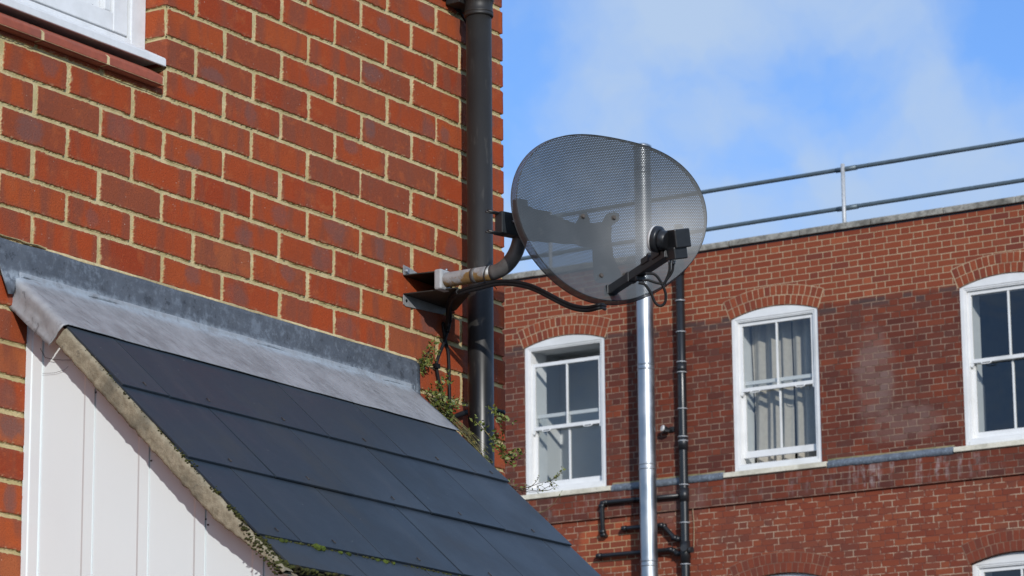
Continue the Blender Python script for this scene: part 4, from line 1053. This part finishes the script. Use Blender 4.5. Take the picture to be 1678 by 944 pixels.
def fwindow(s0, zb, zs, up_drop=0.0, low_raise=0.0, inside='dark', lab=None):
    s1 = s0 + WW; r = MB()
    e = .004
    def ring(w0, w1, y0, y1, zlo, zhi):
        r.abox(s0 + w0, s0 + w1, y0, y1, zlo, zhi); r.abox(s1 - w1, s1 - w0, y0, y1, zlo, zhi)
    ring(e, .050, .012, .15, zb + .004, zs - .008)
    ring(.050, .060, .018, .15, zb + .062, zs - .022); ring(.060, .078, .026, .15, zb + .064, zs - .024)
    # arched head board
    n = 20; P = [(s0 + e, .0115, zs - .0075)]
    top = [(s0 + e + (WW - 2 * e) * i / n, .0115, arcz(s0 + e + (WW - 2 * e) * i / n, s0, zs) - .006) for i in range(n + 1)]
    zi = zs - .012
    P = [(s0 + .003, .0115, zi)] + top + [(s1 - .003, .0115, zi)]
    r.prism(P, (0, .138, 0))
    r.abox(s0 + .051, s1 - .051, .019, .15, zi - .020, zi - .0005); r.abox(s0 + .061, s1 - .061, .027, .15, zi - .034, zi - .0205)
    r.abox(s0 + .051, s1 - .051, .006, .15, zb + .003, zb + .045); r.abox(s0 + .052, s1 - .052, .022, .15, zb + .0455, zb + .078)
    win_ = fobj(r, 'sash_window', M_FRAME, bld, bevel=.0025, label=lab)
    zt = zi - .034; zbm = zb + .078; zm = zb + .965
    def sash(y0, lo, hi, rb, rt_, name):
        y1 = y0 + .040; a_, c_ = s0 + .078, s1 - .078; m_ = MB(); k = .042
        m_.abox(a_, a_ + k, y0, y1, lo, hi); m_.abox(c_ - k, c_, y0, y1, lo, hi)
        m_.abox(a_ + k, c_ - k, y0 + .0004, y1, lo, lo + rb); m_.abox(a_ + k, c_ - k, y0 + .0004, y1, hi - rt_, hi)
        mid = (a_ + c_) / 2; m_.abox(mid - .010, mid + .010, y0 + .003, y1 - .004, lo + rb, hi - rt_)
        if name == 'upper_sash':
            for x in (a_ + .021, c_ - .021): m_.prism([(x - .02, y0 + .002, lo), (x + .02, y0 + .002, lo), (x + .02, y0 + .002, lo - .02), (x + .006, y0 + .002, lo - .05), (x - .02, y0 + .002, lo - .03)], (0, .03, 0))
            for x in (a_ + .20, c_ - .20):
                m_.tube(spline([(x - .06, y0 - .003, lo + .004), (x - .045, y0 - .008, lo - .018), (x + .045, y0 - .008, lo - .018), (x + .06, y0 - .003, lo + .004)], 4), .006, 8)
        o_ = fobj(m_, name, M_FRAME, bld, sub=win_, bevel=.002)
        g = MB()
        for (x0, x1) in ((a_ + k, mid - .010), (mid + .010, c_ - k)): g.face([(x0, y0 + .02, lo + rb), (x1, y0 + .02, lo + rb), (x1, y0 + .02, hi - rt_), (x0, y0 + .02, hi - rt_)])
        fobj(g, 'glass', M_GLASS, bld, sub=win_, recalc=False)
    sash(.052, zm - .022 - up_drop, zt - up_drop, .044, .044, 'upper_sash')
    sash(.100, zbm + low_raise, zm + .024 + low_raise, .078, .044, 'lower_sash')
    # room: white lining behind the frame, then dark walls
    L_ = MB(); za_, zc_ = zb + .05, zs - .02
    L_.face([(s0 + .06, .15, za_), (s0 + .06, .42, za_), (s0 + .06, .42, zc_), (s0 + .06, .15, zc_)]); L_.face([(s1 - .06, .42, za_), (s1 - .06, .15, za_), (s1 - .06, .15, zc_), (s1 - .06, .42, zc_)])
    L_.face([(s0 + .06, .15, zc_), (s0 + .06, .42, zc_), (s1 - .06, .42, zc_), (s1 - .06, .15, zc_)]); L_.face([(s0 + .06, .15, za_), (s1 - .06, .15, za_), (s1 - .06, .42, za_), (s0 + .06, .42, za_)])
    fobj(L_, 'lining', M_REVEAL, bld, sub=win_, recalc=False)
    if True:
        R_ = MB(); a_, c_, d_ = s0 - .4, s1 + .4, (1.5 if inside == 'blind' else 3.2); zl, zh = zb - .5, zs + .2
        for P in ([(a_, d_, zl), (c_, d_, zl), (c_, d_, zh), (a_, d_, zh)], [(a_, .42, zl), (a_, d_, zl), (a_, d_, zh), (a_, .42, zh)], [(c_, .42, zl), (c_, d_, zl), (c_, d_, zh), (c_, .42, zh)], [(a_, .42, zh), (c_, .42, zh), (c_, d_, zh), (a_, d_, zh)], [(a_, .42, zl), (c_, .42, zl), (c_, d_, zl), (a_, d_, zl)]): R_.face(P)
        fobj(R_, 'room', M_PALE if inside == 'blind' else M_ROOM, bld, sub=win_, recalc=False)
    if inside == 'curtain':
        for (x0, x1, ph) in ((s0 + .07, s0 + .60, 0.3), (s0 + .635, s1 - .07, 2.1)):
            c = MB(); P = []
            for i in range(90):
                f = i / 89; x = x0 + (x1 - x0) * f
                row = []
                for z in np.linspace(za_ - .0, zc_, 14):
                    g = (zc_ - z) / (zc_ - za_)
                    w_ = .034 * math.sin(f * 19 + ph + .7 * g) + .012 * math.sin(f * 41 + ph * 2 + 1.3 * g) + .014 * math.sin(f * 8 + 2 * g)
                    xx = x + .014 * math.sin(f * 19 + ph + 1.2) + (.02 * math.sin(ph * 3 + g * 2.2)) * g
                    row.append((xx, .34 + w_ * (.7 + .5 * g), z))
                P.append(row)
            c.grid(P); fobj(c, 'curtain', M_CURT, bld, sub=win_)
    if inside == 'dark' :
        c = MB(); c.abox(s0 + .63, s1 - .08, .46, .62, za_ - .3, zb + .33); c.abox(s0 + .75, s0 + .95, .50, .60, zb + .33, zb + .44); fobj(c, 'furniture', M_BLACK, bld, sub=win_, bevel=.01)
    c = MB()
    c.prism([(s0 - .118, y, z) for y, z in [(.10, zb + .002), (.012, zb + .001), (-.055, zb - .010), (-.062, zb - .016), (-.062, zb - .066), (-.05, zb - .070), (.10, zb - .070)]], (WW + .118 + .080, 0, 0))
    fobj(c, 'stone_sill', M_CILL, bld, sub=win_, bevel=.004)
    if zs < 8: win_.location.y += .045
fwindow(ups[0], ZB, ZS, up_drop=.155, inside='blind', lab='sash window with its top sash slipped down and a plain pale grey room')
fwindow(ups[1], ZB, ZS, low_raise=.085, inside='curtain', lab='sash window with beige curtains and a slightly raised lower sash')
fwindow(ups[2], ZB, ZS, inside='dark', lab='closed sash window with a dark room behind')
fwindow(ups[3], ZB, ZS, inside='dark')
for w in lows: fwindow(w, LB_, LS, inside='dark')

# ------------------------------------------------------------------ flue, soil pipe, lamp, railing on the far building
fl = far_empty('steel_flue', -2.295, -.27, 0, 'tall shiny stainless steel flue pipe rising past the roof, seen below and through the dish', 'flue')
FS, FY, FRD = -2.295, -.27, .101
b = MB()
zc = [.3, 1.2, 2.4, 3.6, 4.81, 6.01, 7.21, 8.36, 9.56, 10.76, 11.96, 12.22]
for i in range(len(zc) - 1):
    ring = [[(FS + FRD * math.cos(2 * PI * k / 56), FY + FRD * math.sin(2 * PI * k / 56), z) for k in range(57)] for z in np.linspace(zc[i] + .001, zc[i + 1] - .001, 4)]
    b.grid(ring)
fobj(b, 'flue_section', M_STEEL, fl)
b = MB()
for z in zc[1:-1]:
    for dz in (-.055, .0):
        prof = [(0, -.012), (.004, -.010), (.0045, 0), (.004, .010), (0, .012)]
        b.grid([[(FS + (FRD + r) * math.cos(2 * PI * k / 56), FY + (FRD + r) * math.sin(2 * PI * k / 56), z + dz + h) for k in range(57)] for r, h in prof])
fobj(b, 'locking_band', M_STEEL, fl)
b = MB(); prof = [(.0, 12.22), (.012, 12.225), (.012, 12.25), (-.02, 12.27), (-.10, 12.272)]
b.grid([[(FS + (FRD + r) * math.cos(2 * PI * k / 40), FY + (FRD + r) * math.sin(2 * PI * k / 40), h) for k in range(41)] for r, h in prof]); fobj(b, 'flue_cap', M_STEEL, fl)
b = MB()
for z in (6.3, 3.8): b.abox(FS - .012, FS + .012, FY + .09, -.001, z - .02, z + .02)
fobj(b, 'wall_band', M_GALV, fl)

sp = far_empty('soil_pipe', -1.905, -.10, 0, 'black soil pipe with silver clips and side branches, right of the steel flue', 'soil pipe')
b = MB(); b.tube([(-1.905, -.10, z) for z in (.1, 3, 6, 9, 11.25)], .053, 28); fobj(b, 'stack', M_SOIL, sp)
b = MB()
for z, h in ((8.60, .085), (7.30, .13), (9.50, .06), (10.7, .06), (7.98, .08), (5.9, .08)): b.tube([(-1.905, -.10, z - h), (-1.905, -.10, z + h)], .0595, 28)
b.tube([(-1.905, -.10, 7.34), (-1.87, -.20, 7.34)], .040, 16); b.tube([(-1.905, -.10, 7.32), (-1.80, -.13, 7.32)], .036, 16)
fobj(b, 'coupling', M_BLACK, sp)
b = MB()
for z in (10.32, 9.94, 9.575, 9.45, 9.01, 8.675, 8.625, 8.10, 7.65, 7.16): b.tube([(-1.905, -.10, z - .005), (-1.905, -.10, z + .005)], .0615, 28)
fobj(b, 'silver_clip', M_GALV, sp)
def branch(P, nm='waste_branch'):
    b = MB(); b.tube(P, .027, 16)
    for p in P[1:-1]: b.tube([Vector(p) + Vector((-.03, 0, 0)), Vector(p) + Vector((.03, 0, 0))], .031, 14) if abs(P[1][2] - P[0][2]) < .1 else None
    fobj(b, nm, M_BLACK, sp)
branch([(-1.93, -.075, 7.985), (-2.6, -.075, 7.995), (-2.99, -.075, 8.00), (-3.025, -.075, 7.995), (-3.04, -.075, 7.96), (-3.035, -.075, 7.65), (-3.035, -.06, 7.615), (-3.035, .01, 7.605)])
branch([(-2.755, .02, 7.665), (-2.755, -.05, 7.665), (-2.74, -.075, 7.665), (-2.24, -.075, 7.655), (-2.20, -.075, 7.64), (-2.06, -.075, 7.49), (-2.02, -.075, 7.475), (-1.93, -.08, 7.465)])
branch([(-3.11, .02, 7.365), (-3.11, -.05, 7.365), (-3.09, -.075, 7.366), (-2.12, -.075, 7.355), (-2.08, -.075, 7.34), (-2.02, -.075, 7.30), (-1.93, -.08, 7.29)])
b = MB(); b.tube(spline([(-1.845, -.02, 8.12), (-1.832, -.02, 8.0), (-1.836, -.02, 7.8), (-1.825, -.02, 7.62), (-1.835, -.02, 7.36)]), .0045, 8)
cw = far_empty('white_cable', -1.84, -.02, 7.36, 'thin cream cable running down the brickwork beside the soil pipe', 'cable'); fobj(b, 'cable', M_ARCHM, cw)

lp = far_empty('wall_lamp', -2.14, -.02, 8.76, 'small black floodlight on the brick wall between flue and soil pipe', 'lamp')
b = MB(); b.box((-2.10, -.015, 8.80), ((1, 0, 0), (0, 1, 0), (0, 0, 1)), (.030, .013, .030)); b.tube([(-2.10, -.02, 8.80), (-2.13, -.07, 8.79)], .012, 10)
b.tube([(-2.115, -.05, 8.785), (-2.16, -.115, 8.80)], [.020, .042], 18); b.box((-2.14, -.09, 8.765), ((.8, -.6, .1), (.6, .8, 0), (0, 0, 1)), (.045, .030, .014))
fobj(b, 'lamp_body', M_BLACK, lp, bevel=.003)
b = MB(); b.tube([(-2.162, -.117, 8.80), (-2.172, -.132, 8.803)], .038, 20); fobj(b, 'lamp_lens', M_WHITEP, lp, bevel=.003)

rl = far_empty('roof_railing', .10, .32, 10.5, 'grey two-rail safety railing along the flat roof behind the coping', 'railing')
M_RAIL = simple('blue_grey_rail', (.10, .135, .16), .45, .3, .12, 12)
M_POST = galv('bright_galvanised_post')
posts = [-11.9, -7.9, -3.95, .10, 4.1, 8.1]
for z in (11.735, 11.262):
    b = MB(); P = [(S0 + .1 + (S1 - S0 - .2) * i / 60, .32, z + .004 * nz3(i * .3, z, 0, 1)) for i in range(61)]
    b.tube(P, .0255, 16); fobj(b, 'rail', M_RAIL, rl)
for s_ in posts:
    b = MB(); b.tube([(s_, .295, 10.5), (s_, .295, 11.79)], .0245, 16); b.tube([(s_, .295, 11.79), (s_, .295, 11.797)], [.0245, .012], 16); b.tube([(s_, .295, 10.5), (s_, .295, 10.51)], .06, 16)
    fobj(b, 'post', M_POST, rl)
    b = MB()
    for z in (11.735, 11.262): b.tube([(s_ - .10, .32, z - .002), (s_ + .17, .32, z - .002)], .0305, 16)
    fobj(b, 'clamp', M_RAIL, rl)

# ------------------------------------------------------------------ parts that repeat: one object each
def split_pieces(o, gap=.002):
    bm = bmesh.new(); bm.from_mesh(o.data); bm.verts.ensure_lookup_table(); seen = set(); isl = []
    for v in bm.verts:
        if v.index in seen: continue
        st_ = [v]; seen.add(v.index); g = []
        while st_:
            a = st_.pop(); g.append(a.index)
            for e in a.link_edges:
                w_ = e.other_vert(a)
                if w_.index not in seen: seen.add(w_.index); st_.append(w_)
        isl.append(g)
    bb = []
    for g in isl:
        P = np.array([bm.verts[i].co for i in g]); bb.append([P.min(0) - gap, P.max(0) + gap, set(g)])
    merged = True
    while merged:
        merged = False
        for i in range(len(bb)):
            for j in range(len(bb) - 1, i, -1):
                if (bb[i][0] <= bb[j][1]).all() and (bb[j][0] <= bb[i][1]).all():
                    bb[i] = [np.minimum(bb[i][0], bb[j][0]), np.maximum(bb[i][1], bb[j][1]), bb[i][2] | bb[j][2]]; del bb[j]; merged = True
    if len(bb) > 1:
        src = o.data.copy()
        for k, (lo, hi, keep_) in enumerate(bb):
            b2 = bmesh.new(); b2.from_mesh(src); b2.verts.ensure_lookup_table()
            bmesh.ops.delete(b2, geom=[v for v in b2.verts if v.index not in keep_], context='VERTS')
            if k == 0: b2.to_mesh(o.data); o.data.update()
            else:
                m_ = src.copy(); b2.to_mesh(m_); c = o.copy(); c.data = m_; c.parent = o.parent; COL.objects.link(c)
            b2.free()
    bm.free()
SPLIT = {'coupling', 'silver_clip', 'clamp_bolts', 'dish_bolts', 'bracket_bolts', 'bracket_flange', 'wall_clip', 'locking_band', 'wall_band', 'cable_connector', 'clamp', 'nails', 'slate_rivets', 'crack'}
REN = {'coupling': 'coupling', 'clamp_bolts': 'clamp_bolt', 'dish_bolts': 'dish_bolt', 'bracket_bolts': 'bracket_bolt', 'nails': 'nail', 'slate_rivets': 'slate_rivet'}
for o in list(bpy.data.objects):
    bn_ = o.name.split('.')[0]
    if o.type == 'MESH' and bn_ in SPLIT:
        if bn_ in REN: o.name = REN[bn_]
        split_pieces(o)
